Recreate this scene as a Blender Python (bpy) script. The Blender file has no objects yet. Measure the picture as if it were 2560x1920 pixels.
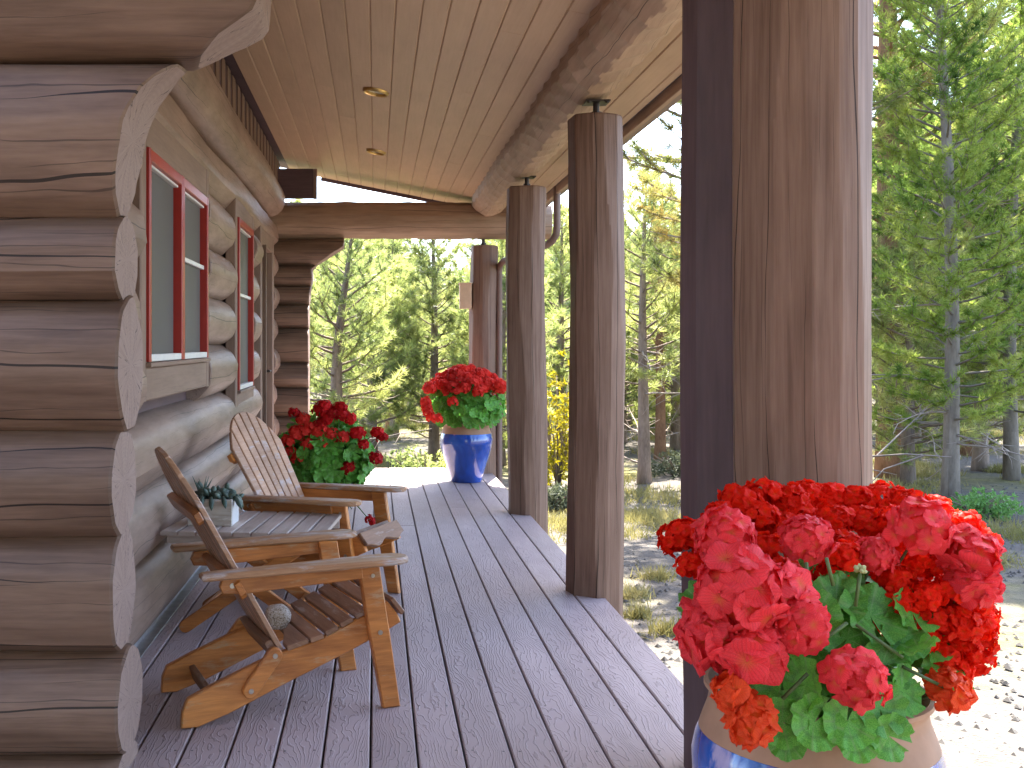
import bpy, math, random
import numpy as np
from mathutils import Vector, Matrix

R = math.radians
scene = bpy.context.scene
col = scene.collection

# ------------------------------------------------------------------ camera
CAM_H = 1.24
FPX = 2700.0            # focal length in pixels of a 2560 wide picture
cam_d = bpy.data.cameras.new('camera')
cam = bpy.data.objects.new('camera', cam_d)
col.objects.link(cam)
cam.location = (0, 0, CAM_H)
cam.rotation_euler = (R(90), 0, 0)
cam_d.sensor_width = 36
cam_d.lens = FPX / 2560 * 36
cam_d.shift_x = 340 / 2560
cam_d.shift_y = -100 / 2560
cam_d.clip_start = 0.05
cam_d.clip_end = 2000
scene.camera = cam

# ------------------------------------------------------------------ light
SUN_EL, SUN_AZ = R(56), R(15)       # azimuth measured from +Y towards +X
world = bpy.data.worlds.new('World')
scene.world = world
world.use_nodes = True
wn = world.node_tree
bg = wn.nodes['Background']
sky = wn.nodes.new('ShaderNodeTexSky')
sky.sky_type = 'NISHITA'
sky.sun_disc = False
sky.sun_elevation = SUN_EL
sky.sun_rotation = SUN_AZ
sky.altitude = 300
sky.air_density = 0.85
sky.dust_density = 1.6
sky.ozone_density = 0.8
wn.links.new(sky.outputs[0], bg.inputs[0])
bg.inputs[1].default_value = 0.135
sun_d = bpy.data.lights.new('sun', 'SUN')
sun_d.energy = 4.0
sun_d.angle = R(0.53)
sun_d.color = (1.0, 0.95, 0.86)
sun = bpy.data.objects.new('sun', sun_d)
col.objects.link(sun)
sdir = Vector((math.cos(SUN_EL) * math.sin(SUN_AZ), math.cos(SUN_EL) * math.cos(SUN_AZ), math.sin(SUN_EL)))
sun.rotation_euler = sdir.to_track_quat('Z', 'Y').to_euler()
sun.location = (0, 20, 30)
vs = scene.view_settings
vs.view_transform = 'Standard'
vs.look = 'None'
vs.gamma = 1
vs.exposure = 3.3
vs.use_curve_mapping = False
scene.cycles.max_bounces = 8
scene.cycles.diffuse_bounces = 5
scene.cycles.transmission_bounces = 6
scene.cycles.transparent_max_bounces = 8


def at(px, py, Y):
    """where the ray through a place in the photograph reaches depth Y"""
    return Vector(((px - 940) * Y / FPX, Y, CAM_H - (py - 860) * Y / FPX))


# ------------------------------------------------------------------ object helpers
def tag(o, label=None, cat=None, group=None, kind=None):
    if label: o['label'] = label
    if cat: o['category'] = cat
    if group: o['group'] = group
    if kind: o['kind'] = kind
    return o


def empty(name, loc=(0, 0, 0), rz=0.0, parent=None):
    o = bpy.data.objects.new(name, None)
    o.empty_display_size = 0.1
    col.objects.link(o)
    o.location = loc
    o.rotation_euler = (0, 0, rz)
    if parent: o.parent = parent
    return o


def link(name, mesh, parent=None, loc=None):
    o = bpy.data.objects.new(name, mesh)
    col.objects.link(o)
    if parent: o.parent = parent
    if loc is not None: o.location = loc
    return o


def children(o):
    return KIDS.get(o.name, [])


def copy_tree(o, parent=None):
    c = o.copy()
    col.objects.link(c)
    if parent: c.parent = parent
    for ch in list(o.children):
        copy_tree(ch, c)
    return c


class MB:
    def __init__(self):
        self.v, self.f, self.uv, self.m = [], [], [], []

    def face(self, idx, uvs, m=0):
        self.f.append(tuple(idx)); self.uv.append(list(uvs)); self.m.append(m)

    def mesh(self, name, mats, smooth=30):
        me = bpy.data.meshes.new(name)
        me.from_pydata([tuple(p) for p in self.v], [], self.f)
        for mt in (mats if isinstance(mats, (list, tuple)) else [mats]):
            me.materials.append(mt)
        me.polygons.foreach_set('material_index', self.m)
        uvl = me.uv_layers.new(name='UVMap')
        flat = []
        for u in self.uv:
            for a in u: flat.extend(a)
        uvl.data.foreach_set('uv', flat)
        if smooth:
            me.polygons.foreach_set('use_smooth', [True] * len(self.f))
            if smooth < 180:
                me.set_sharp_from_angle(angle=R(smooth))
        me.update()
        return me

    def build(self, name, mats, parent=None, smooth=30, loc=None):
        return link(name, self.mesh(name, mats, smooth), parent, loc)

    # chamfered bar between two points
    def bar(self, p0, p1, w, h, up=(0, 0, 1), ch=0.004, m=0, w1=None, h1=None):
        p0, p1, up = Vector(p0), Vector(p1), Vector(up)
        d = (p1 - p0); L = d.length; d = d / L
        side = d.cross(up).normalized(); u = side.cross(d).normalized()
        prof0 = [(-w/2+ch, -h/2), (w/2-ch, -h/2), (w/2, -h/2+ch), (w/2, h/2-ch), (w/2-ch, h/2), (-w/2+ch, h/2), (-w/2, h/2-ch), (-w/2, -h/2+ch)]
        w_, h_ = w1 or w, h1 or h
        prof1 = [(a*w_/w, b*h_/h) for a, b in prof0]
        per = [0]
        for i in range(8):
            a, b = prof0[i], prof0[(i+1) % 8]
            per.append(per[-1] + math.hypot(a[0]-b[0], a[1]-b[1]))
        base = len(self.v)
        for (a, b) in prof0: self.v.append(p0 + side*a + u*b)
        for (a, b) in prof1: self.v.append(p1 + side*a + u*b)
        for i in range(8):
            j = (i+1) % 8
            self.face((base+i, base+j, base+8+j, base+8+i), ((0, per[i]), (0, per[i+1]), (L, per[i+1]), (L, per[i])), m)
        self.face([base+i for i in range(7, -1, -1)], [prof0[i] for i in range(7, -1, -1)], m)
        self.face([base+8+i for i in range(8)], [prof1[i] for i in range(8)], m)
        return self

    def box(self, x0, x1, y0, y1, z0, z1, ch=0.003, m=0):
        dims = (x1-x0, y1-y0, z1-z0)
        c = ((x0+x1)/2, (y0+y1)/2, (z0+z1)/2)
        ax = dims.index(max(dims))
        if ax == 0: self.bar((x0, c[1], c[2]), (x1, c[1], c[2]), dims[1], dims[2], (0, 0, 1), ch, m)
        elif ax == 1: self.bar((c[0], y0, c[2]), (c[0], y1, c[2]), dims[0], dims[2], (0, 0, 1), ch, m)
        else: self.bar((c[0], c[1], z0), (c[0], c[1], z1), dims[0], dims[1], (0, 1, 0), ch, m)
        return self

    # extruded flat outline, origin + axes ex, ey, thickness along ez (centred)
    def plate(self, poly, org, ex, ey, t, ch=0.003, m=0):
        ex, ey = Vector(ex).normalized(), Vector(ey).normalized()
        ez = ex.cross(ey); org = Vector(org)
        n = len(poly)
        area = sum(poly[i][0]*poly[(i+1) % n][1]-poly[(i+1) % n][0]*poly[i][1] for i in range(n))
        if area < 0: poly = poly[::-1]
        ins = []
        for i in range(n):
            p, a, b = Vector(poly[i]), Vector(poly[i-1]), Vector(poly[(i+1) % n])
            d1, d2 = (p-a).normalized(), (b-p).normalized()
            nn = Vector((-(d1.y+d2.y), d1.x+d2.x))
            if nn.length < 1e-6: nn = Vector((-d1.y, d1.x))
            nn.normalize()
            k = max(0.5, nn.dot(Vector((-d1.y, d1.x))))
            ins.append(p + nn*(ch/k))
        base = len(self.v)
        rings = [(ins, t/2), (poly, t/2-ch), (poly, -t/2+ch), (ins, -t/2)]
        for pl, z in rings:
            for p in pl: self.v.append(org + ex*p[0] + ey*p[1] + ez*z)
        self.face([base+i for i in range(n)], [(p[0], p[1]) for p in ins], m)
        self.face([base+3*n+i for i in range(n-1, -1, -1)], [(ins[i][0], ins[i][1]+.3) for i in range(n-1, -1, -1)], m)
        for r in range(3):
            o = base + r*n
            for i in range(n):
                j = (i+1) % n
                zu = rings[r][1]; zd = rings[r+1][1]
                self.face((o+i, o+n+i, o+n+j, o+j), ((poly[i][0], poly[i][1]+zu), (poly[i][0], poly[i][1]+zd), (poly[j][0], poly[j][1]+zd), (poly[j][0], poly[j][1]+zu)), m)
        return self

    # tube along points
    def tube(self, pts, rad, n=8, m=0, caps=True):
        pts = [Vector(p) for p in pts]
        rads = rad if isinstance(rad, (list, tuple)) else [rad]*len(pts)
        base = len(self.v); L = 0; prev = None; ls = []
        for i, p in enumerate(pts):
            d = (pts[min(i+1, len(pts)-1)] - pts[max(i-1, 0)]).normalized()
            if prev is None:
                ref = Vector((0, 0, 1)) if abs(d.z) < 0.9 else Vector((1, 0, 0))
                s = d.cross(ref).normalized()
            else:
                s = (prev - d*prev.dot(d)).normalized()
            prev = s
            t = d.cross(s)
            if i: L += (p-pts[i-1]).length
            ls.append(L)
            for k in range(n):
                a = 2*math.pi*k/n
                self.v.append(p + (s*math.cos(a) + t*math.sin(a))*rads[i])
        for i in range(len(pts)-1):
            for k in range(n):
                k2 = (k+1) % n
                a, b = base+i*n, base+(i+1)*n
                v0, v1 = k/n*6.28*rads[i], (k+1)/n*6.28*rads[i]
                self.face((a+k, a+k2, b+k2, b+k), ((ls[i], v0), (ls[i], v1), (ls[i+1], v1), (ls[i+1], v0)), m)
        if caps:
            self.face([base+k for k in range(n-1, -1, -1)], [(math.cos(6.283*k/n)*rads[0], math.sin(6.283*k/n)*rads[0]) for k in range(n-1, -1, -1)], m)
            o = base+(len(pts)-1)*n
            self.face([o+k for k in range(n)], [(math.cos(6.283*k/n)*rads[-1], math.sin(6.283*k/n)*rads[-1]) for k in range(n)], m)
        return self

    # turned profile [(r,z)...] round the z axis
    def lathe(self, prof, c=(0, 0, 0), n=40, m=0, mfn=None):
        base = len(self.v); c = Vector(c); ls = [0]
        for i in range(1, len(prof)):
            ls.append(ls[-1]+math.hypot(prof[i][0]-prof[i-1][0], prof[i][1]-prof[i-1][1]))
        for (r, z) in prof:
            for k in range(n):
                a = 2*math.pi*k/n
                self.v.append(c + Vector((r*math.cos(a), r*math.sin(a), z)))
        for i in range(len(prof)-1):
            mm = mfn(i) if mfn else m
            for k in range(n):
                k2 = (k+1) % n
                a, b = base+i*n, base+(i+1)*n
                r = max(prof[i][0], prof[i+1][0])
                self.face((a+k, a+k2, b+k2, b+k), ((k/n*6.28*r, ls[i]), ((k+1)/n*6.28*r, ls[i]), ((k+1)/n*6.28*r, ls[i+1]), (k/n*6.28*r, ls[i+1])), mm)
        return self


# ------------------------------------------------------------------ materials
def nmat(name):
    m = bpy.data.materials.new(name)
    m.use_nodes = True
    return m, m.node_tree.nodes, m.node_tree.links, m.node_tree.nodes['Principled BSDF']


def nd(N, t, **kw):
    n = N.new(t)
    for k, v in kw.items(): setattr(n, k, v)
    return n


def mth(N, K, op, a, b=None, c=None):
    n = N.new('ShaderNodeMath'); n.operation = op
    for i, x in enumerate((a, b, c)):
        if x is None: continue
        if isinstance(x, (int, float)): n.inputs[i].default_value = x
        else: K.new(x, n.inputs[i])
    return n.outputs[0]


def mixc(N, K, f, a, b, bt='MIX'):
    n = N.new('ShaderNodeMix'); n.data_type = 'RGBA'; n.blend_type = bt
    for i, x in ((0, f), (6, a), (7, b)):
        if isinstance(x, (int, float)): n.inputs[i].default_value = x
        elif isinstance(x, tuple): n.inputs[i].default_value = (*x, 1) if len(x) == 3 else x
        else: K.new(x, n.inputs[i])
    return n.outputs[2]


def ramp(N, K, f, stops, interp='LINEAR'):
    n = N.new('ShaderNodeValToRGB')
    n.color_ramp.interpolation = interp
    e = n.color_ramp.elements
    while len(e) < len(stops): e.new(0.5)
    for i, (p, c) in enumerate(stops):
        e[i].position = p
        e[i].color = (*c, 1) if len(c) == 3 else c
    K.new(f, n.inputs[0])
    return n.outputs[0]


def noise(N, K, vec, scale, detail=4, rough=0.55, dist=0.0):
    n = N.new('ShaderNodeTexNoise')
    n.inputs['Scale'].default_value = scale
    n.inputs['Detail'].default_value = detail
    n.inputs['Roughness'].default_value = rough
    n.inputs['Distortion'].default_value = dist
    K.new(vec, n.inputs['Vector'])
    return n.outputs[0]


def mapping(N, K, vec, scale, loc=None):
    n = N.new('ShaderNodeMapping')
    n.inputs['Scale'].default_value = scale
    K.new(vec, n.inputs[0])
    if loc is not None: K.new(loc, n.inputs[1])
    return n.outputs[0]


def uv_random(N, K):
    tc = N.new('ShaderNodeTexCoord')
    oi = N.new('ShaderNodeObjectInfo')
    cx = N.new('ShaderNodeCombineXYZ')
    K.new(mth(N, K, 'MULTIPLY', oi.outputs['Random'], 41.0), cx.inputs[0])
    K.new(mth(N, K, 'MULTIPLY', oi.outputs['Random'], 17.0), cx.inputs[1])
    K.new(mth(N, K, 'MULTIPLY', oi.outputs['Random'], 9.0), cx.inputs[2])
    ad = N.new('ShaderNodeVectorMath'); ad.operation = 'ADD'
    K.new(tc.outputs['UV'], ad.inputs[0]); K.new(cx.outputs[0], ad.inputs[1])
    return ad.outputs[0], oi.outputs['Random'], tc


def set_in(K, p, name, v):
    if isinstance(v, (int, float, tuple)): p.inputs[name].default_value = v
    else: K.new(v, p.inputs[name])


def wood(name, dark, light, rough=0.6, grain=(1.3, 22), cracks=0.0, crack_w=0.0022, crack_f=6.0, bump=0.15, blotch=0.35, vary=0.14, spec=0.35, knots=0.0, wear=None, wear_amt=0.0, coarse=None):
    m, N, K, P = nmat(name)
    v, rnd, tc = uv_random(N, K)
    g = noise(N, K, mapping(N, K, v, (grain[0], grain[1], 1)), 3.0, 7, 0.62, 0.25)
    g2 = noise(N, K, mapping(N, K, v, (0.9, 3.0, 1)), 2.2, 4, 0.6)
    c = ramp(N, K, g, [(0.28, dark), (0.72, light)])
    c = mixc(N, K, blotch, c, ramp(N, K, g2, [(0.3, tuple(x*0.62 for x in dark)), (0.7, tuple(min(1, x*1.25) for x in light))]))
    hsv = N.new('ShaderNodeHueSaturation')
    K.new(c, hsv.inputs['Color'])
    K.new(mth(N, K, 'MULTIPLY_ADD', rnd, vary*2, 1-vary), hsv.inputs['Value'])
    c = hsv.outputs[0]
    height = g
    if wear:
        w = noise(N, K, mapping(N, K, v, (2.0, 9, 1)), 2.5, 6, 0.7)
        f = ramp(N, K, w, [(0.56-wear_amt, (0, 0, 0)), (0.66-wear_amt, (1, 1, 1))])
        c = mixc(N, K, f, c, wear)
    if cracks:
        sv = N.new('ShaderNodeSeparateXYZ'); K.new(v, sv.inputs[0])
        def cracklines(freq, us, amp, w, thr, ms):
            wob = noise(N, K, mapping(N, K, v, (us, freq*.35, 1)), 1.0, 3, 0.55)
            t = mth(N, K, 'FRACT', mth(N, K, 'MULTIPLY_ADD', sv.outputs[1], freq, mth(N, K, 'MULTIPLY', wob, amp)))
            d = mth(N, K, 'ABSOLUTE', mth(N, K, 'SUBTRACT', t, 0.5))
            br = noise(N, K, mapping(N, K, v, (ms, freq*.9, 1)), 1.0, 3, 0.6)
            ww = mth(N, K, 'MULTIPLY', ramp(N, K, br, [(thr, (0, 0, 0)), (thr+.12, (1, 1, 1))]), w*freq)
            return mth(N, K, 'LESS_THAN', d, ww)
        line = cracklines(crack_f, 0.8, 0.9, crack_w, 0.41, 0.5)
        line2 = cracklines(crack_f*3.1, 1.4, 1.4, crack_w*0.5, 0.47, 0.9)
        line = mth(N, K, 'MAXIMUM', line, mth(N, K, 'MULTIPLY', line2, 0.6))
        c = mixc(N, K, mth(N, K, 'MULTIPLY', line, cracks), c, tuple(x*0.14 for x in dark))
        height = mth(N, K, 'SUBTRACT', mth(N, K, 'MULTIPLY', g, 0.5), mth(N, K, 'MULTIPLY', line, 2.0))
    if knots:
        vo = N.new('ShaderNodeTexVoronoi')
        K.new(mapping(N, K, v, (1.1, 2.3, 1)), vo.inputs['Vector'])
        vo.inputs['Scale'].default_value = 1.25
        kf = ramp(N, K, vo.outputs['Distance'], [(0.035, (1, 1, 1)), (0.075, (0, 0, 0))])
        c = mixc(N, K, mth(N, K, 'MULTIPLY', kf, knots), c, tuple(x*0.35 for x in dark))
    K.new(c, P.inputs['Base Color'])
    P.inputs['Roughness'].default_value = rough
    P.inputs['Specular IOR Level'].default_value = spec
    b = N.new('ShaderNodeBump')
    b.inputs['Strength'].default_value = bump
    b.inputs['Distance'].default_value = 0.006
    K.new(height, b.inputs['Height'])
    K.new(b.outputs[0], P.inputs['Normal'])
    return m


def end_grain(name, dark, light):
    m, N, K, P = nmat(name)
    tc = N.new('ShaderNodeTexCoord')
    oi = N.new('ShaderNodeObjectInfo')
    sx = N.new('ShaderNodeSeparateXYZ'); K.new(tc.outputs['UV'], sx.inputs[0])
    x, y = sx.outputs[0], sx.outputs[1]
    r = mth(N, K, 'SQRT', mth(N, K, 'ADD', mth(N, K, 'MULTIPLY', x, x), mth(N, K, 'MULTIPLY', y, y)))
    a = mth(N, K, 'ARCTAN2', y, x)
    cb = N.new('ShaderNodeCombineXYZ')
    K.new(mth(N, K, 'MULTIPLY', mth(N, K, 'COSINE', a), 3.2), cb.inputs[0])
    K.new(mth(N, K, 'MULTIPLY', mth(N, K, 'SINE', a), 3.2), cb.inputs[1])
    K.new(mth(N, K, 'MULTIPLY_ADD', oi.outputs['Random'], 30, mth(N, K, 'MULTIPLY', r, 2.5)), cb.inputs[2])
    n1 = noise(N, K, cb.outputs[0], 2.4, 5, 0.65)
    d = mth(N, K, 'ABSOLUTE', mth(N, K, 'SUBTRACT', noise(N, K, cb.outputs[0], 1.5, 2, 0.5), 0.5))
    line = mth(N, K, 'MULTIPLY', mth(N, K, 'LESS_THAN', d, 0.0045), mth(N, K, 'GREATER_THAN', r, 0.015))
    rn = mth(N, K, 'SINE', mth(N, K, 'MULTIPLY_ADD', r, 520, mth(N, K, 'MULTIPLY', n1, 7)))
    c = ramp(N, K, n1, [(0.3, dark), (0.7, light)])
    c = mixc(N, K, mth(N, K, 'MULTIPLY_ADD', rn, 0.06, 0.06), c, tuple(x*0.5 for x in dark))
    c = mixc(N, K, mth(N, K, 'MULTIPLY', line, 0.8), c, tuple(x*0.2 for x in dark))
    K.new(c, P.inputs['Base Color'])
    P.inputs['Roughness'].default_value = 0.75
    P.inputs['Specular IOR Level'].default_value = 0.25
    b = N.new('ShaderNodeBump'); b.inputs['Strength'].default_value = 0.3; b.inputs['Distance'].default_value = 0.004
    K.new(mth(N, K, 'SUBTRACT', mth(N, K, 'MULTIPLY', n1, 0.6), line), b.inputs['Height'])
    K.new(b.outputs[0], P.inputs['Normal'])
    return m


def plain(name, c, rough=0.5, metal=0.0, coat=0.0, spec=0.5, var=0.12, scale=14.0, bump=0.0):
    m, N, K, P = nmat(name)
    tc = N.new('ShaderNodeTexCoord')
    n = noise(N, K, tc.outputs['Object'], scale, 5, 0.6)
    K.new(ramp(N, K, n, [(0.3, tuple(x*(1-var) for x in c)), (0.7, tuple(min(1, x*(1+var)) for x in c))]), P.inputs['Base Color'])
    P.inputs['Roughness'].default_value = rough
    P.inputs['Metallic'].default_value = metal
    P.inputs['Coat Weight'].default_value = coat
    P.inputs['Specular IOR Level'].default_value = spec
    if bump:
        b = N.new('ShaderNodeBump'); b.inputs['Strength'].default_value = bump; b.inputs['Distance'].default_value = 0.004
        K.new(n, b.inputs['Height']); K.new(b.outputs[0], P.inputs['Normal'])
    return m


def leafy(name, cols, scale=2.0, trans=0.45, rough=0.6, rnd=0.25, fine=None, spec=0.3, tcol=None, kind=None):
    """thin leaf or petal: surface + light coming through"""
    m, N, K, P = nmat(name)
    tc = N.new('ShaderNodeTexCoord')
    oi = N.new('ShaderNodeObjectInfo')
    ad = N.new('ShaderNodeVectorMath'); ad.operation = 'ADD'
    K.new(tc.outputs['Object'], ad.inputs[0]); K.new(oi.outputs['Location'], ad.inputs[1])
    n = noise(N, K, ad.outputs[0], scale, 4, 0.6)
    k = len(cols)
    c = ramp(N, K, n, [(0.3 + 0.4*i/(k-1), cols[i]) for i in range(k)])
    h = N.new('ShaderNodeHueSaturation'); K.new(c, h.inputs['Color'])
    K.new(mth(N, K, 'MULTIPLY_ADD', oi.outputs['Random'], rnd*2, 1-rnd), h.inputs['Value'])
    c = h.outputs[0]
    if kind:
        su_ = N.new('ShaderNodeSeparateXYZ'); K.new(tc.outputs['UV'], su_.inputs[0])
        u_, v_ = su_.outputs[0], su_.outputs[1]
        if kind == 'petal':
            c = mixc(N, K, ramp(N, K, u_, [(0.0, (1, 1, 1)), (0.45, (0, 0, 0))]), c, (cols[-1][0]*.8, cols[-1][1]*1.2+.01, cols[-1][2]*.25))
            vein = mth(N, K, 'POWER', mth(N, K, 'ABSOLUTE', mth(N, K, 'SINE', mth(N, K, 'MULTIPLY', v_, 22.0))), 6.0)
            c = mixc(N, K, mth(N, K, 'MULTIPLY', vein, 0.22), c, tuple(x*.55 for x in cols[0]))
        else:
            vein = mth(N, K, 'POWER', mth(N, K, 'ABSOLUTE', mth(N, K, 'COSINE', mth(N, K, 'MULTIPLY', v_, 3.14159*7))), 40.0)
            c = mixc(N, K, mth(N, K, 'MULTIPLY', vein, 0.6), c, (0.20, 0.34, 0.10))
            zone = ramp(N, K, u_, [(0.42, (0, 0, 0)), (0.55, (1, 1, 1)), (0.72, (0, 0, 0))])
            c = mixc(N, K, mth(N, K, 'MULTIPLY', zone, 0.35), c, (0.05, 0.07, 0.02))
    K.new(c, P.inputs['Base Color'])
    P.inputs['Roughness'].default_value = rough
    P.inputs['Specular IOR Level'].default_value = spec
    t = N.new('ShaderNodeBsdfTranslucent')
    if tcol: K.new(mixc(N, K, 1.0, c, tcol, 'MULTIPLY'), t.inputs[0])
    else: K.new(c, t.inputs[0])
    mx = N.new('ShaderNodeMixShader'); mx.inputs[0].default_value = trans
    K.new(P.outputs[0], mx.inputs[1]); K.new(t.outputs[0], mx.inputs[2])
    K.new(mx.outputs[0], N['Material Output'].inputs[0])
    return m


LOGD, LOGL = (0.225, 0.145, 0.115), (0.35, 0.245, 0.20)
M = {}
M['log'] = wood('stained_log', (0.085, 0.047, 0.030), (0.205, 0.130, 0.090), 0.55, (1.0, 16), cracks=0.95, crack_w=0.0032, bump=0.35, knots=0.6)
M['log_end'] = end_grain('log_end_grain', (0.25, 0.17, 0.14), (0.315, 0.225, 0.19))
M['wall_log'] = wood('weathered_wall_log', (0.175, 0.112, 0.082), (0.31, 0.212, 0.165), 0.5, (2.2, 14), cracks=0.8, crack_w=0.0022, bump=0.35, knots=0.5, blotch=0.45, spec=0.45)
M['beam'] = wood('hewn_beam_wood', (0.26, 0.17, 0.112), (0.40, 0.272, 0.19), 0.6, (1.2, 18), cracks=0.85, crack_w=0.0016, bump=0.2, knots=0.3)
M['post'] = wood('hewn_post_wood', (0.130, 0.072, 0.050), (0.265, 0.165, 0.120), 0.6, (0.8, 20), blotch=.25, cracks=0.85, crack_w=0.0019, crack_f=9, spec=.15, bump=0.4, knots=0.5)
M['ceil'] = wood('ceiling_board_paint', (0.46, 0.305, 0.192), (0.52, 0.355, 0.234), 0.5, (1.0, 26), bump=0.08, blotch=0.2, vary=0.05, knots=0.35)
M['trim'] = wood('window_trim_wood', (0.195, 0.125, 0.092), (0.27, 0.182, 0.138), 0.6, (1.4, 22), cracks=0.4, crack_w=0.0012, bump=0.15, vary=0.08)
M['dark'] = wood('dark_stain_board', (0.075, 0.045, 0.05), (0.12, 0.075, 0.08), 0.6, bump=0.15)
M['chair'] = wood('oiled_chair_wood', (0.19, 0.05, 0.011), (0.66, 0.25, 0.06), 0.40, (2.2, 24), bump=0.2, blotch=0.5, vary=0.16, spec=0.45, wear=(0.42, 0.25, 0.13), wear_amt=0.0)
M['chair_arm'] = wood('worn_arm_wood', (0.24, 0.10, 0.04), (0.48, 0.27, 0.14), 0.45, (2.5, 26), bump=0.2, blotch=0.4, vary=0.1, spec=0.4, wear=(0.44, 0.36, 0.32), wear_amt=0.05)
M['slat'] = wood('seat_slat_wood', (0.15, 0.07, 0.038), (0.29, 0.155, 0.09), 0.5, (2.5, 24), bump=0.2, blotch=0.4, vary=0.14, wear=(0.32, 0.24, 0.2), wear_amt=0.0)
M['back'] = wood('back_slat_wood', (0.34, 0.165, 0.085), (0.56, 0.34, 0.22), 0.42, (2.5, 26), bump=0.15, blotch=0.4, vary=0.14, wear=(0.46, 0.36, 0.33), wear_amt=0.02)
M['table'] = wood('grey_table_wood', (0.34, 0.26, 0.215), (0.55, 0.455, 0.395), 0.55, (2.5, 26), bump=0.2, vary=0.12)
M['white_wood'] = wood('whitewashed_wood', (0.30, 0.22, 0.16), (0.62, 0.56, 0.48), 0.7, (2.0, 18), bump=0.2, wear=(0.72, 0.69, 0.62), wear_amt=0.06)
M['red'] = plain('red_sash_paint', (0.34, 0.020, 0.012), 0.35, spec=0.5, var=0.1)
M['white'] = plain('white_paint', (0.72, 0.70, 0.68), 0.4, var=0.05)
M['screen'] = plain('grey_window_screen', (0.10, 0.092, 0.088), 0.55, spec=0.35, var=0.05, scale=3)
M['brass'] = plain('aged_brass', (0.62, 0.42, 0.16), 0.3, metal=1.0)
M['bulb'] = plain('lamp_glass', (0.35, 0.32, 0.25), 0.25, spec=0.6)
M['steel'] = plain('bolt_steel', (0.55, 0.5, 0.43), 0.3, metal=1.0)
M['dark_steel'] = plain('dark_steel', (0.06, 0.05, 0.05), 0.45, metal=0.7)
M['flash'] = plain('bare_flashing_metal', (0.42, 0.43, 0.46), 0.38, metal=0.9, var=0.2)
M['pipe'] = plain('brown_pipe_paint', (0.17, 0.105, 0.085), 0.45)
M['tan'] = plain('tan_wood_box', (0.55, 0.36, 0.22), 0.6, var=0.1)
M['terra'] = plain('bare_clay', (0.36, 0.20, 0.125), 0.7, spec=0.3, var=0.15, scale=9, bump=0.1)
M['soil'] = plain('potting_soil', (0.035, 0.024, 0.018), 0.95, var=0.5, scale=60, bump=0.8)
M['dark_pot'] = plain('dark_planter', (0.03, 0.028, 0.03), 0.5)


def mat_deck():
    m, N, K, P = nmat('grey_composite_decking')
    v, rnd, tc = uv_random(N, K)
    w1 = noise(N, K, mapping(N, K, v, (1.5, 5, 1)), 1.6, 3, 0.5)
    sx = N.new('ShaderNodeSeparateXYZ'); K.new(v, sx.inputs[0])
    ph = mth(N, K, 'MULTIPLY_ADD', sx.outputs[1], 430, mth(N, K, 'MULTIPLY', w1, 85))
    fine = noise(N, K, mapping(N, K, v, (22, 70, 1)), 1.0, 3)
    s = mth(N, K, 'SINE', mth(N, K, 'ADD', ph, mth(N, K, 'MULTIPLY', fine, 5)))
    br = noise(N, K, mapping(N, K, v, (5, 22, 1)), 1.5, 3)
    ridge = mth(N, K, 'MULTIPLY', ramp(N, K, s, [(0.55, (0, 0, 0)), (0.95, (1, 1, 1))]), ramp(N, K, br, [(0.30, (0, 0, 0)), (0.50, (1, 1, 1))]))
    big = noise(N, K, mapping(N, K, v, (1.2, 2.5, 1)), 1.4, 5, 0.6)
    c = ramp(N, K, big, [(0.3, (0.315, 0.243, 0.235)), (0.7, (0.40, 0.313, 0.303))])
    h = N.new('ShaderNodeHueSaturation'); K.new(c, h.inputs['Color'])
    K.new(mth(N, K, 'MULTIPLY_ADD', rnd, 0.16, 0.92), h.inputs['Value'])
    c = mixc(N, K, mth(N, K, 'MULTIPLY', ridge, 0.26), h.outputs[0], (0.13, 0.105, 0.11))
    K.new(c, P.inputs['Base Color'])
    P.inputs['Roughness'].default_value = 0.58
    P.inputs['Specular IOR Level'].default_value = 0.28
    b = N.new('ShaderNodeBump'); b.inputs['Strength'].default_value = 0.6; b.inputs['Distance'].default_value = 0.003
    b.invert = True
    K.new(ridge, b.inputs['Height']); K.new(b.outputs[0], P.inputs['Normal'])
    return m


M['deck'] = mat_deck()


def mat_glaze():
    m, N, K, P = nmat('blue_pot_glaze')
    tc = N.new('ShaderNodeTexCoord')
    oi = N.new('ShaderNodeObjectInfo')
    ad = N.new('ShaderNodeVectorMath'); ad.operation = 'ADD'
    K.new(mapping(N, K, tc.outputs['Object'], (1, 1, 0.55)), ad.inputs[0]); K.new(oi.outputs['Location'], ad.inputs[1])
    n = noise(N, K, ad.outputs[0], 4.5, 6, 0.55, 0.4)
    f = noise(N, K, tc.outputs['Object'], 60, 3)
    c = ramp(N, K, n, [(0.34, (0.004, 0.022, 0.12)), (0.52, (0.008, 0.055, 0.32)), (0.62, (0.02, 0.11, 0.46)), (0.655, (0.42, 0.36, 0.56)), (0.72, (0.58, 0.48, 0.62))])  # pale lilac end of the ramp paints sky reflections into the blue glaze
    c = mixc(N, K, mth(N, K, 'MULTIPLY', f, 0.25), c, (0.01, 0.04, 0.22))
    K.new(c, P.inputs['Base Color'])
    P.inputs['Roughness'].default_value = 0.16
    P.inputs['Coat Weight'].default_value = 0.8
    P.inputs['Coat Roughness'].default_value = 0.06
    return m


M['glaze'] = mat_glaze()


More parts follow.
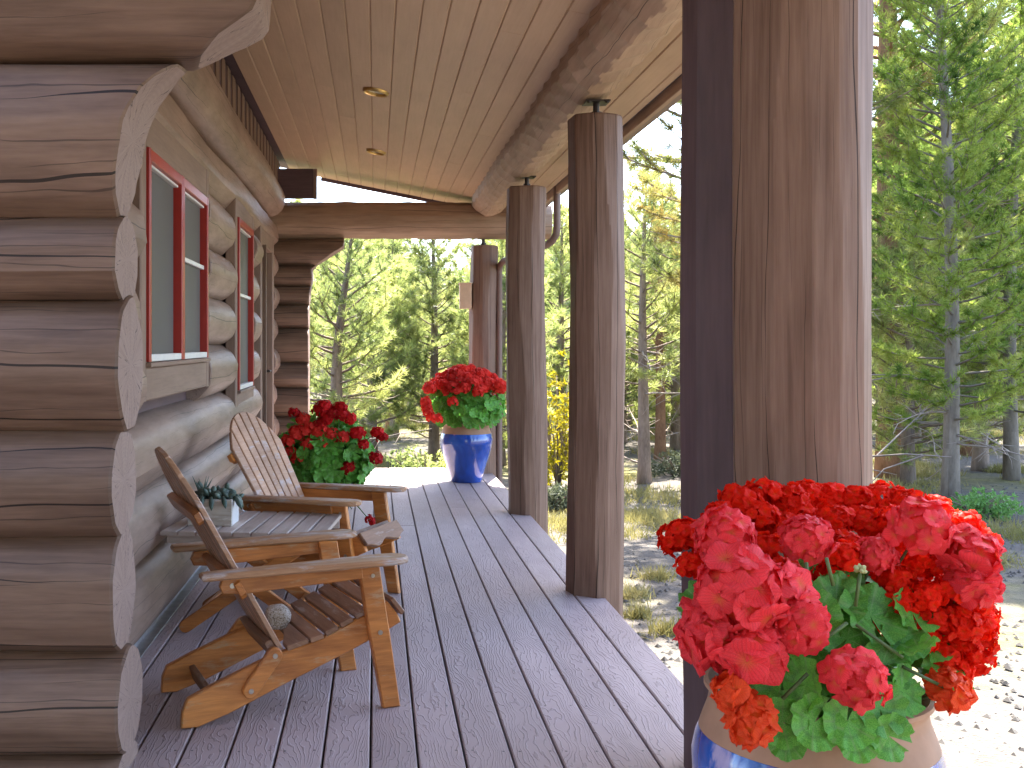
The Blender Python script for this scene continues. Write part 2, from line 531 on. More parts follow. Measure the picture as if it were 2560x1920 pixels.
def mat_stone():
    m, N, K, P = nmat('speckled_granite')
    tc = N.new('ShaderNodeTexCoord')
    n = noise(N, K, tc.outputs['Object'], 190, 2, 0.5)
    n2 = noise(N, K, tc.outputs['Object'], 25, 3)
    c = ramp(N, K, n, [(0.34, (0.06, 0.05, 0.045)), (0.45, (0.34, 0.29, 0.24)), (0.6, (0.52, 0.48, 0.45))])
    c = mixc(N, K, mth(N, K, 'MULTIPLY', n2, 0.5), c, (0.36, 0.24, 0.12))
    K.new(c, P.inputs['Base Color']); P.inputs['Roughness'].default_value = 0.85
    return m


M['stone'] = mat_stone()


def mat_ground():
    m, N, K, P = nmat('gravel_and_dry_earth')
    tc = N.new('ShaderNodeTexCoord'); o = tc.outputs['Object']
    n1 = noise(N, K, o, 0.35, 5, 0.6)
    n2 = noise(N, K, o, 9, 6, 0.7)
    n3 = noise(N, K, o, 45, 3, 0.6)
    c = ramp(N, K, n2, [(0.3, (0.09, 0.078, 0.066)), (0.55, (0.12, 0.105, 0.092)), (0.75, (0.145, 0.13, 0.118))])
    gr = ramp(N, K, n2, [(0.35, (0.11, 0.105, 0.035)), (0.65, (0.22, 0.19, 0.08))])
    c = mixc(N, K, ramp(N, K, n1, [(0.50, (0, 0, 0)), (0.62, (1, 1, 1))]), c, gr)
    c = mixc(N, K, ramp(N, K, n3, [(0.62, (0, 0, 0)), (0.72, (1, 1, 1))]), c, (0.06, 0.052, 0.045))
    K.new(c, P.inputs['Base Color']); P.inputs['Roughness'].default_value = 0.95
    P.inputs['Specular IOR Level'].default_value = 0.1
    b = N.new('ShaderNodeBump'); b.inputs['Strength'].default_value = 0.7; b.inputs['Distance'].default_value = 0.03
    K.new(n3, b.inputs['Height']); K.new(b.outputs[0], P.inputs['Normal'])
    return m


M['ground'] = mat_ground()
M['bark'] = wood('pine_bark', (0.10, 0.072, 0.055), (0.26, 0.20, 0.165), 0.9, (5, 16), bump=0.9, blotch=0.5, vary=0.2, spec=0.1)
M['bark_red'] = wood('red_pine_bark', (0.14, 0.075, 0.045), (0.34, 0.19, 0.12), 0.9, (5, 14), bump=0.9, blotch=0.5, vary=0.15, spec=0.1)
M['bark_pale'] = wood('pale_aspen_bark', (0.12, 0.098, 0.08), (0.26, 0.22, 0.185), 0.9, (4, 10), bump=0.7, blotch=0.5, vary=0.15, spec=0.1)
M['dead'] = wood('dead_twig_wood', (0.20, 0.155, 0.125), (0.36, 0.30, 0.26), 0.9, bump=0.3, spec=0.1)
M['needle'] = leafy('pine_needles', [(0.08, 0.12, 0.036), (0.22, 0.265, 0.08), (0.40, 0.43, 0.13), (0.50, 0.47, 0.17)], 0.9, 0.68, 0.4, rnd=0.2, spec=.6)
M['needle_gold'] = leafy('golden_pine_needles', [(0.07, 0.10, 0.03), (0.15, 0.18, 0.045), (0.26, 0.22, 0.06), (0.42, 0.22, 0.04)], 1.6, 0.6, rnd=0.15)
M['needle_blue'] = leafy('dark_fir_needles', [(0.03, 0.065, 0.035), (0.06, 0.11, 0.05), (0.10, 0.15, 0.06)], 0.9, 0.5, rnd=0.2)
M['needle_fresh'] = leafy('fresh_green_needles', [(0.06, 0.12, 0.02), (0.18, 0.27, 0.045), (0.36, 0.43, 0.085), (0.48, 0.46, 0.14)], 1.2, 0.7, rnd=0.12)
M['yellow_leaf'] = leafy('yellow_aspen_leaf', [(0.22, 0.21, 0.012), (0.36, 0.30, 0.012), (0.45, 0.36, 0.02)], 2.0, 0.5)
M['dry_grass'] = leafy('dry_grass_blade', [(0.16, 0.16, 0.04), (0.30, 0.26, 0.09), (0.36, 0.31, 0.14)], 0.7, 0.4)
M['bush'] = leafy('grey_sage_leaf', [(0.07, 0.085, 0.05), (0.12, 0.13, 0.075)], 2.0, 0.35)
M['gleaf'] = leafy('geranium_leaf', [(0.06, 0.21, 0.022), (0.115, 0.35, 0.04), (0.20, 0.46, 0.075)], 22, 0.35, 0.5, 0.25, spec=0.4, kind='leaf')
M['gstem'] = leafy('geranium_stem', [(0.06, 0.11, 0.03), (0.13, 0.17, 0.06)], 12, 0.1, 0.5)
M['coral'] = leafy('coral_petal', [(0.78, 0.018, 0.030), (0.90, 0.05, 0.062), (0.92, 0.14, 0.15)], 40, 0.4, 0.55, 0.1, spec=0.2, kind='petal')
M['orange'] = leafy('orange_red_petal', [(0.82, 0.045, 0.01), (0.92, 0.13, 0.03)], 40, 0.4, 0.55, 0.1, spec=0.2, kind='petal')
M['scarlet'] = leafy('scarlet_petal', [(0.70, 0.006, 0.002), (0.90, 0.018, 0.004), (0.92, 0.045, 0.012)], 30, 0.45, 0.55, 0.1, spec=0.12, kind='petal')
M['crimson'] = leafy('crimson_petal', [(0.46, 0.005, 0.008), (0.74, 0.02, 0.025)], 30, 0.4, 0.55, 0.25, spec=0.15, kind='petal')
M['far_red'] = leafy('light_red_petal', [(0.66, 0.018, 0.012), (0.82, 0.05, 0.035), (0.86, 0.10, 0.07)], 30, 0.45, 0.55, 0.12, spec=0.15)
M['bud'] = leafy('pale_flower_bud', [(0.38, 0.42, 0.16), (0.5, 0.5, 0.25)], 30, 0.2)
M['succ'] = leafy('succulent_leaf', [(0.035, 0.06, 0.05), (0.07, 0.11, 0.085), (0.13, 0.17, 0.14)], 18, 0.05, 0.4, 0.2, spec=0.45)


# ------------------------------------------------------------------ logs
def facet_fn(seed, n, Rr, wob, chop=0.0, wander=None, phis=None):
    wander = wob*2.2 if wander is None else wander
    rnd = random.Random(seed)
    ph = [(i + rnd.uniform(-.25, .25))*2*math.pi/n for i in range(n)]
    if phis:
        ph = [R(x) for x in phis]; n = len(ph)
    par = [(rnd.uniform(0, 6.28), rnd.uniform(.5, 1.5), rnd.uniform(0, 6.28), rnd.uniform(2.0, 4.5), rnd.uniform(.97, 1.03)) for _ in range(n)]
    chops = [(rnd.uniform(0, 1), rnd.uniform(.16, .30)) for _ in range(n)]

    def fn(th, s):
        best = 1e9
        for i in range(n):
            a, fa, b, fb, k = par[i]
            d = (th-ph[i]-wander*(.65*math.sin(b+fa*s*1.3)+.35*math.sin(a+fb*s*1.7))+math.pi) % (2*math.pi) - math.pi
            c = math.cos(d)
            if c < 0.3: continue
            dist = Rr*k*(1 + wob*(0.7*math.sin(a+fa*s*2.2)+0.3*math.sin(b+fb*s*2.2)))
            if chop:
                o, ln = chops[i]
                t = ((s/ln + o) % 1.0)
                dist -= chop*(1-(2*t-1)**2)
            v = dist/c
            if v < best: best = v
        return min(best, Rr*(1.17 if phis else 1.10))
    return fn


def log(mb, axis, a0, a1, c, Rr, seed=0, n=28, seg=0.12, nf=11, wob=0.02, taper=0.0, end_fn=None, start_fn=None, chop=0.0, squash=1.0, caps=(True, True), nseg=None, bend=0.004, wander=None, phis=None):
    """faceted log along 'X','Y' or 'Z'; c = centre in the other two axes"""
    rnd = random.Random(seed+5)
    fn = facet_fn(seed, nf, Rr, wob, chop, wander, phis)
    ns = nseg or max(3, int(abs(a1-a0)/seg))
    b1, b2 = rnd.uniform(0, 6), rnd.uniform(0, 6)

    def pos(al, u, w):
        if axis == 'X': return Vector((al, c[0]+u, c[1]+w))
        if axis == 'Y': return Vector((c[0]+u, al, c[1]+w))
        return Vector((c[0]+u, c[1]+w, al))
    off = math.pi/2 if axis == 'X' else (math.pi if axis == 'Y' else math.pi/2)
    base = len(mb.v)
    rings = []
    for i in range(ns+1):
        t = i/ns
        ring = []
        s = a0+(a1-a0)*t
        bu, bw = bend*math.sin(b1+s*1.7), bend*math.sin(b2+s*2.1)
        for k in range(n):
            th = off + 2*math.pi*k/n
            rr = fn(th % (2*math.pi), s)*(1-taper*t)
            if i in (0, ns): rr -= 0.006
            u, w = rr*math.cos(th)+bu, rr*math.sin(th)*squash+bw
            z = c[1]+w
            e1 = end_fn(z) if end_fn else a1
            e0 = start_fn(z) if start_fn else a0
            al = e0+(e1-e0)*t
            if i == ns-1: al = e1 - min(0.008, abs(e1-e0)*.3)*(1 if e1 > e0 else -1)
            if i == 1: al = e0 + min(0.008, abs(e1-e0)*.3)*(1 if e1 > e0 else -1)
            ring.append((al, u, w))
            mb.v.append(pos(al, u, w))
        rings.append(ring)
    for i in range(ns):
        for k in range(n):
            k2 = (k+1) % n
            A, B = base+i*n, base+(i+1)*n
            v0, v1 = k/n*6.283*Rr, (k+1)/n*6.283*Rr
            u0, u1, u2, u3 = rings[i][k][0], rings[i][k2][0], rings[i+1][k2][0], rings[i+1][k][0]
            mb.face((A+k, A+k2, B+k2, B+k), ((u0, v0), (u1, v1), (u2, v1), (u3, v0)), 0)
    for which, ring, flip, efn, aa in ((0, rings[0], True, start_fn, a0), (1, rings[-1], False, end_fn, a1)):
        if not caps[which]: continue
        o = len(mb.v)
        fr = (1.0, .8, .55, .3)
        for q in fr:
            for (al, u, w) in ring:
                uu, ww = u*q, w*q
                mb.v.append(pos(efn(c[1]+ww) if efn else aa, uu, ww))
        mb.v.append(pos(efn(c[1]) if efn else aa, 0, 0))
        ce = len(mb.v)-1
        for j in range(len(fr)-1):
            for k in range(n):
                k2 = (k+1) % n
                ids = (o+j*n+k, o+j*n+k2, o+(j+1)*n+k2, o+(j+1)*n+k)
                uvs = [(ring[k][1]*fr[j], ring[k][2]*fr[j]), (ring[k2][1]*fr[j], ring[k2][2]*fr[j]), (ring[k2][1]*fr[j+1], ring[k2][2]*fr[j+1]), (ring[k][1]*fr[j+1], ring[k][2]*fr[j+1])]
                if flip: ids, uvs = ids[::-1], uvs[::-1]
                mb.face(ids, uvs, 1)
        j = len(fr)-1
        for k in range(n):
            k2 = (k+1) % n
            ids = (o+j*n+k, o+j*n+k2, ce)
            uvs = [(ring[k][1]*fr[j], ring[k][2]*fr[j]), (ring[k2][1]*fr[j], ring[k2][2]*fr[j]), (0, 0)]
            if flip: ids, uvs = ids[::-1], uvs[::-1]
            mb.face(ids, uvs, 1)
    return mb


LM = [M['log'], M['log_end']]
BM = [M['beam'], M['log_end']]
PM = [M['post'], M['log_end']]
WM = [M['wall_log'], M['log_end']]

# ------------------------------------------------------------------ ground
GZ = -0.5


def ground_z(x, y):
    d = max(0.0, y-13)
    return GZ + 0.05*math.sin(x*.55+1)*math.sin(y*.4) + 0.0004*d*d*0.2 + 0.03*math.sin(x*1.7)*math.sin(y*1.3+2)


g = MB()
xs = [-900, -300, -120, -60] + [-40+i*1.0 for i in range(91)] + [60, 80, 140, 300, 900]
ys = [-200, -60, -20] + [-8+i*1.0 for i in range(83)] + [85, 110, 160, 300, 700, 1500]
for y in ys:
    for x in xs: g.v.append((x, y, ground_z(x, min(y, 80))))
nx = len(xs)
for j in range(len(ys)-1):
    for i in range(nx-1):
        a = j*nx+i
        g.face((a, a+1, a+nx+1, a+nx), ((0, 0),)*4)
tag(g.build('ground', M['ground'], smooth=180), kind='structure')

# ------------------------------------------------------------------ deck
DX0, PITCH = 0.268, 0.1425
DECK_END, DECK_EDGE = 10.82, 1.122
deck = MB().box(-2.6, DECK_EDGE-.04, -1.5, DECK_END-.03, -0.30, -0.06).build('deck', M['dark'])
tag(deck, kind='structure')
rnd = random.Random(3)
screws = MB()
for k in range(-20, 7):
    x0 = DX0 + PITCH*(k-1) + 0.0035
    x1 = DX0 + PITCH*k - 0.0035
    if k == 6: x1 = DECK_EDGE
    if x1 < -2.6: continue
    y1 = DECK_END
    ya = -1.4
    yjoint = 3.0 + ((k*1.83) % 4.3)
    cuts = [ya, round(yjoint/0.41)*0.41, min(y1, round((yjoint+4.2)/0.41)*0.41), y1]
    if k % 3:
        cuts = [ya, y1]
    if x1 < -1.0:
        cuts = [ya, 3.2]
    for a, b in zip(cuts[:-1], cuts[1:]):
        if b-a < .2: continue
        MB().box(x0, x1, a+.0004, b-.0004, -0.028 - rnd.uniform(0, .0015), 0.0 - rnd.uniform(0, .002), ch=0.004).build('deck_board', M['deck'], deck)
    if x1 > -1.05:
        for j in range(4, 27):
            y = j*0.41+.01
            for xx in (x0+.022, x1-.022):
                c = Vector((xx+rnd.uniform(-.004, .004), y+rnd.uniform(-.006, .006), .0008))
                b0 = len(screws.v)
                for q in range(7): screws.v.append(c+Vector((.0042*math.cos(q*.8976), .0042*math.sin(q*.8976), 0)))
                screws.face([b0+q for q in range(7)], [(0, 0)]*7)
so = screws.build('deck_screws', M['dark_steel'], deck, smooth=0)
tag(so, kind='stuff')


# ------------------------------------------------------------------ corner corbel curve
def curve(pts):
    def f(z):
        if z <= pts[0][0]: return pts[0][1]
        for (z0, x0), (z1, x1) in zip(pts[:-1], pts[1:]):
            if z <= z1:
                t = (z-z0)/(z1-z0)
                return x0+(x1-x0)*t
        return pts[-1][1]
    return f


CORB = [(1.55, -.722), (1.72, -.712), (1.87, -.685), (1.957, -.64), (2.026, -.565), (2.065, -.50), (2.11, -.44), (2.15, -.37), (2.175, -.335), (2.3, -.325)]
end_near = curve(CORB)
end_far = curve([(z, x+.075*(1 if z < 1.9 else .3)) for z, x in CORB])

# near cross wall, its log ends step out into the porch corner
w1 = empty('log_wall', (-1.2, 3.13, 0))
tag(w1, 'dark stained log wall ending in an arched stack of pale log ends, at the left edge close to the viewer', 'log wall')
jz = [-.06, .07, .357, .70, .992, 1.363, 1.604, 2.05, 2.47, 2.85]
for i in range(len(jz)-1):
    z0, z1 = jz[i], jz[i+1]
    r = (z1-z0)/2
    ry = 0.155 + 0.01*math.sin(i*2.1)
    b = MB()
    log(b, 'X', -3.2, -.72, (0, 0), max(ry, .14), 20+i, n=40, nseg=26, nf=12, wob=.022,
        end_fn=(lambda zz, o=(z0+z1)/2, rr=r: end_near(o+zz) + .012*math.sin(i*1.9)),
        squash=(r+.005)/max(ry, .14), caps=(False, True))
    o = b.build('log', LM, w1)
    o.matrix_parent_inverse = Matrix.Identity(4)
    o.location = (1.2, 0, (z0+z1)/2)
    o.location = Vector((0, 3.13, (z0+z1)/2)) - w1.location
# far cross wall
w2 = empty('log_wall', (-1.0, 10.45, 0))
tag(w2, 'far short log wall with a curved corbelled end below the cross beam, beside the door', 'log wall')
jz = [-.05, .26, .54, .818, 1.056, 1.39, 1.615, 1.79, 1.99, 2.245]
for i in range(len(jz)-1):
    z0, z1 = jz[i], jz[i+1]
    r = (z1-z0)/2
    b = MB()
    log(b, 'X', -3.0, -.65, (0, 0), .15, 60+i, n=32, nseg=18, nf=12, wob=.02,
        end_fn=(lambda zz, o=(z0+z1)/2: end_far(o+zz)), squash=(r+.01)/.15, caps=(False, True))
    o = b.build('log', LM, w2)
    o.location = Vector((0, 10.45, (z0+z1)/2)) - w2.location

# ------------------------------------------------------------------ side wall
AX = -1.085           # log axis
w3 = empty('log_wall', (AX, 6.5, 0))
tag(w3, 'long weathered log wall with red framed windows beside the porch chairs', 'log wall')


def wpart(name, mb, mats, parent=None, smooth=30):
    o = mb.build(name, mats, parent or w3, smooth)
    o.location = -Vector(w3.location) if parent is None else (0, 0, 0)
    return o


WIN1 = (4.30, 6.06, 1.02, 2.16)
WIN2 = (7.18, 8.28, 0.80, 2.22)
DOOR = (8.72, 9.84, -0.1, 2.22)
jz = [0.0, .30, .61, .92, 1.225, 1.525, 1.83, 2.14]
seed = 100
for i in range(len(jz)-1):
    z0, z1 = jz[i], jz[i+1]
    spans = [(3.27, 10.3)]
    for (ya, yb, za, zb) in (WIN1, WIN2, DOOR):
        zc = (z0+z1)/2
        if za < zc < zb:
            ns = []
            for s in spans:
                if yb <= s[0] or ya >= s[1]: ns.append(s)
                else:
                    if ya > s[0]: ns.append((s[0], ya))
                    if yb < s[1]: ns.append((yb, s[1]))
            spans = ns
    for s in spans:
        seed += 1
        b = MB()
        r = (z1-z0)/2
        rx = .162 + .012*math.sin(seed*2.3)
        log(b, 'Y', s[0], s[1], (AX + .006*math.sin(seed), (z0+z1)/2), rx, seed, n=32, seg=.16, nf=14, wob=.02, squash=(r+.006)/rx)
        wpart('log', b, WM)
# flat hewn header log and the projecting plate log above the windows
b = MB()
log(b, 'Y', 3.25, 10.3, (AX-.005, 2.28), .165, 171, n=32, seg=.2, nf=7, wob=.03, squash=.9)
wpart('log', b, WM)
b = MB()
log(b, 'Y', 3.22, 9.95, (AX+.075, 2.575), .178, 172, n=40, seg=.2, nf=16, wob=.015, squash=.95)
wpart('plate_log', b, WM)
# backing so no daylight comes through the wall
wpart('wall_core', MB().box(AX-.10, AX+.02, 3.2, 10.4, -.25, 3.2), M['dark'])
# vertical battens over the plate log
wpart('batten_backing', MB().box(-1.0, -.942, 3.2, 10.6, 2.6, 3.0), M['dark'])
y = 3.35
while y < 10.3:
    wpart('batten', MB().box(-.9415, -.934, y, y+.135, 2.62, 2.995, .001), M['trim'])
    y += .247
# added unseen box behind the viewer, blocks light so the posts' left stays darker
hw = MB().box(-5.5, -1.9, -8.0, -.6, GZ, 3.4).build('unseen_light_blocker', M['log'])
tag(hw, kind='structure')
# base flashing
b = MB()
b.box(-.985, -.972, 3.32, 8.6, .006, .075, ch=.001)
b.box(-.972, -.925, 3.32, 8.6, .003, .009, ch=.001)
wpart('base_flashing', b, M['flash'])


def window(Y0, Y1, Z0, Z1, sashes, sill_h, top_h, cols, lab=None):
    """wood surround + red sashes; X face about -.93"""
    xf = -.935
    t = MB()
    t.box(xf-.07, xf, Y0-.10, Y0-.001, Z0-sill_h, Z1+top_h, .006)
    t.box(xf-.07, xf, Y1+.001, Y1+.10, Z0-sill_h, Z1+top_h, .006)
    t.box(xf-.071, xf-.001, Y0, Y1, Z1+.001, Z1+top_h, .006)
    t.box(xf-.071, xf-.001, Y0, Y1, Z0-sill_h, Z0-.021, .006)
    w = wpart('window', t, M['trim'])
    if lab: w['label'] = lab
    wpart('sill', MB().box(xf-.05, xf+.022, Y0-.012, Y1+.012, Z0-.02, Z0-.001, .003), M['trim'], w)
    n = sashes
    for k in range(n):
        a = Y0 + (Y1-Y0)*k/n + .004
        c = Y0 + (Y1-Y0)*(k+1)/n - .004
        s = MB()
        x0, x1 = xf-.045, xf+.014
        s.box(x0, x1, a, a+.034, Z0+.002, Z1-.002, .004)
        s.box(x0, x1, c-.034, c, Z0+.002, Z1-.002, .004)
        s.box(x0+.001, x1-.001, a+.035, c-.035, Z1-.05, Z1-.002, .004)
        wpart('sash', s, M['red'], w)
        wpart('lower_rail', MB().box(x0+.002, x1-.004, a+.035, c-.035, Z0+.002, Z0+.032, .003), M['white'], w)
        p = wpart('pane', MB().box(xf-.032, xf-.026, a+.05, c-.05, Z0+.03, Z1-.04, .001), M['screen'], w)
        tb = MB()
        tb.box(xf-.028, xf-.004, a+.035, a+.042, Z0+.041, Z1-.051, .002)
        tb.box(xf-.029, xf-.005, a+.043, c-.036, Z1-.062, Z1-.051, .002)
        wpart('screen_edge', tb, M['white'], w)
        if k == n-1:
            zm = Z0+(Z1-Z0)*.56
            wpart('muntin', MB().box(xf-.025, xf-.006, a+.043, c-.036, zm-.011, zm+.011, .002), M['white'], w)
    return w


window(4.40, 5.95, 1.165, 2.045, 2, .16, .16, 2)
window(7.30, 8.16, .925, 2.10, 1, .14, .16, 1)
# door
d = MB()
d.box(-1.0, -.93, 8.72, 8.85, 0.0, 2.2, .006)
d.box(-1.0, -.93, 9.72, 9.85, 0.0, 2.2, .006)
d.box(-1.001, -.931, 8.85, 9.72, 2.06, 2.2, .006)
dr = wpart('door', d, M['trim'])
wpart('door_leaf', MB().box(-1.04, -1.0, 8.851, 9.719, .02, 2.055, .005), M['log'], dr)
wpart('door_stop', MB().box(-.985, -.90, 8.852, 8.885, .02, 2.055, .003), M['log'], dr)
b = MB(); b.tube([(-1.0, 9.62, 1.0), (-.94, 9.62, 1.0)], .012); b.tube([(-.94, 9.62, 1.0), (-.94, 9.5, 1.0)], .011)
wpart('handle', b, M['dark_steel'], dr)

# ------------------------------------------------------------------ ceiling and roof
CC, CM = 1.58, 0.2


def ceil_z(x): return CAM_H + CC - CM*x


ROOF_Y0, ROOF_Y1, EAVE = -3.0, 10.98, 1.464
ceil = empty('porch_ceiling', (0.25, 5.5, ceil_z(.25)))
tag(ceil, 'sloping ceiling of tan tongue and groove boards over the porch', 'ceiling')
rnd = random.Random(8)
sl = math.sqrt(1+CM*CM)
k = -8
while True:
    xa = -.0276 + .1205*k
    xb = xa + .1205
    if xa > EAVE-.01: break
    xb = min(xb, EAVE)
    if xa < -.97: k += 1; continue
    js = 2.6 + ((k*2.37+1) % 5.2)
    cuts = [ROOF_Y0, js, min(js+3.66, ROOF_Y1-.3), ROOF_Y1-.02]
    for a, c in zip(cuts[:-1], cuts[1:]):
        b = MB()
        xm = (xa+xb)/2
        dz = rnd.uniform(0, .0012)
        b.bar((xm, a+.0006, ceil_z(xm)+.009+dz), (xm, c-.0006, ceil_z(xm)+.009+dz), (xb-xa)*sl-.0006, .018, Vector((CM, 0, 1)).normalized(), .0058)
        o = b.build('ceiling_board', M['ceil'], ceil)
        o.location = -Vector(ceil.location)
    k += 1
rf = MB()


def slab(b, x0, x1, y0, y1, dz0, dz1):
    o = len(b.v)
    for z in (dz0, dz1):
        for (x, y) in ((x0, y0), (x1, y0), (x1, y1), (x0, y1)): b.v.append((x, y, ceil_z(x)+z))
    for f in ((3, 2, 1, 0), (4, 5, 6, 7), (0, 1, 5, 4), (1, 2, 6, 5), (2, 3, 7, 6), (3, 0, 4, 7)):
        b.face([o+i for i in f], ((0, 0), (1, 0), (1, 1), (0, 1)))


slab(rf, -.97, EAVE+.02, ROOF_Y0, ROOF_Y1, .022, .16)
slab(rf, -5.5, -.972, 2.72, ROOF_Y1, .022, .16)
roof = rf.build('porch_roof', M['dark'], smooth=0)
tag(roof, kind='structure')
fa = empty('fascia', (EAVE+.03, 5.7, ceil_z(EAVE)))
tag(fa, 'tan fascia board edging the porch roof above the posts', 'fascia')
b = MB().box(EAVE+.022, EAVE+.052, ROOF_Y0, ROOF_Y1+.03, ceil_z(EAVE)-.045, ceil_z(EAVE)+.14)
o = b.build('eave_board', M['beam'], fa); o.location = -Vector(fa.location)
b = MB()
b.bar((-.55, ROOF_Y1+.016, ceil_z(-.55)+.045), (EAVE+.02, ROOF_Y1+.016, ceil_z(EAVE+.02)+.045), .028, .15)
o = b.build('rake_board', M['dark'], fa); o.location = -Vector(fa.location)
# dark board panel in the far gable corner
b = MB()
b.box(-.96, -.60, 10.28, 10.36, 2.63, ceil_z(-.6)-.03, .004)
pn = b.build('gable_panel', M['dark']); tag(pn, 'dark square timber panel above the cross beam in the far left corner', 'panel')
b = MB().box(-.598, -.565, 10.30, 10.38, 2.63, ceil_z(-.56)-.02, .003)
o = b.build('edge_trim', M['trim'], pn)

# ------------------------------------------------------------------ beams
b = MB()
log(b, 'Y', ROOF_Y0+.2, 10.28, (1.065, 2.615), .168, 301, n=64, seg=.024, nf=12, wob=.015, chop=.013, bend=.002)
bm = b.build('log_beam', BM, smooth=11)
tag(bm, 'long scallop hewn log beam running over the porch posts', 'beam')
b = MB()
log(b, 'X', -1.2, 1.68, (10.45, 2.43), .185, 305, n=48, seg=.05, nf=12, wob=.03, chop=.007)
bm2 = b.build('log_beam', BM, smooth=13)
tag(bm2, 'log cross beam spanning the far end of the porch', 'beam')

# ------------------------------------------------------------------ posts


def post(x, y, Rr, ztop, seed, label, nf=8, wob=.045, rot=0.0, big=False, phis=None):
    p = empty('log_post', (x, y, 0))
    tag(p, label, 'post', 'hewn log posts along the deck edge')
    b = MB()
    log(b, 'Z', GZ+.02, ztop, (0, 0), Rr, seed, n=110 if big else 80, seg=.05, nf=nf, wob=wob, taper=.03, bend=.008, wander=.10 if big else .13, phis=phis)
    o = b.build('log', PM, p, smooth=12)
    o.rotation_euler.z = rot
    j = MB()
    j.tube([(0, 0, ztop-.01), (0, 0, ztop+.09)], .016, 10)
    j.tube([(0, 0, ztop+.012), (0, 0, ztop+.028)], .028, 6)
    j.build('jack_screw', M['dark_steel'], p)
    k = MB().box(-.06, .06, -.06, .06, ztop+.072, ztop+.080, .001)
    for sx in (-1, 1): k.tube([(sx*.045, -.045, ztop+.064), (sx*.045, -.045, ztop+.075)], .010, 6)
    k.build('bearing_plate', M['dark_steel'], p)
    return p


post(1.104, 2.76, .155, 2.6, 411, 'cracked tan faceted log post standing close behind the foreground flower pot', nf=8, wob=.03, big=True, phis=(200, 238, 262, 288, 318, 345, 28, 75, 125))
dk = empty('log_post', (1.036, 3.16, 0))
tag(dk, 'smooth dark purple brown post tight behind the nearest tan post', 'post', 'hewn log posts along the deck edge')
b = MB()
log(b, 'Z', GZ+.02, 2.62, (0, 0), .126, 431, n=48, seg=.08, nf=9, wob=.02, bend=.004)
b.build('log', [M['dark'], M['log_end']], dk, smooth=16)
post(1.105, 5.42, .134, 2.375, 412, 'hewn log post second nearest, its foot overhanging the deck edge', phis=(188, 242, 272, 300, 325, 345, 30, 80, 135))
post(1.110, 7.95, .138, 2.39, 413, 'hewn log post just right of the far blue pot', phis=(183, 236, 266, 292, 320, 343, 28, 80, 130))
post(1.04, 10.46, .128, 2.19, 414, 'farthest log post under the cross beam, with a tan box on its side', phis=(190, 240, 275, 310, 345, 30, 85, 140))
bx = empty('wall_box', (.86, 10.40, 1.58))
tag(bx, 'small tan rectangular box fixed to the left of the farthest post', 'box')
MB().box(-.055, .055, -.06, .06, 0, .235, .004).build('body', M['tan'], bx)
MB().box(-.062, .062, -.066, .066, .236, .248, .003).build('lid', M['tan'], bx)

# downspout
dsp = [(1.50, 8.95, 2.56), (1.50, 8.95, 2.22), (1.495, 8.96, 2.15), (1.47, 9.0, 2.10), (1.43, 9.08, 2.07), (1.30, 9.7, 2.04), (1.215, 10.28, 2.03), (1.195, 10.40, 2.0), (1.19, 10.43, 1.94), (1.19, 10.43, 1.0), (1.19, 10.43, -.42)]
dn = MB().tube(dsp, .031, 10).build('downspout', M['pipe'], smooth=60)
tag(dn, 'brown metal downspout bending from the eave to the farthest post', 'downspout')
gt = MB()
gt.box(EAVE+.054, EAVE+.15, 5.0, ROOF_Y1, ceil_z(EAVE)+.005, ceil_z(EAVE)+.10)
tag(gt.build('gutter', M['pipe']), 'brown rain gutter along the porch eave', 'gutter')

# recessed lights
for i, (yy, lab) in enumerate(((6.75, 'nearer brass ringed recessed light in the ceiling boards'), (8.85, 'farther brass ringed recessed light in the ceiling boards'))):
    z = ceil_z(0)
    lt = empty('recessed_light', (0.0, yy, z))
    lt.rotation_euler = (0, math.atan(CM), 0)
    tag(lt, lab, 'ceiling light', 'recessed lights in the porch ceiling')
    MB().lathe([(.062, .0), (.064, -.014), (.074, -.018), (.083, -.010), (.085, .002)], n=32).build('trim_ring', M['brass'], lt, smooth=60)
    MB().lathe([(.0005, -.004), (.03, -.005), (.0615, -.002)], n=24).build('lens', M['bulb'], lt, smooth=60)

# ------------------------------------------------------------------ adirondack chair (faces local +x)


def bolt(mb, p, n, r=.0085):
    p, n = Vector(p), Vector(n)
    mb.tube([p, p+n*.003], r, 10)
    mb.tube([p+n*.003, p+n*.0045], r*.5, 8)


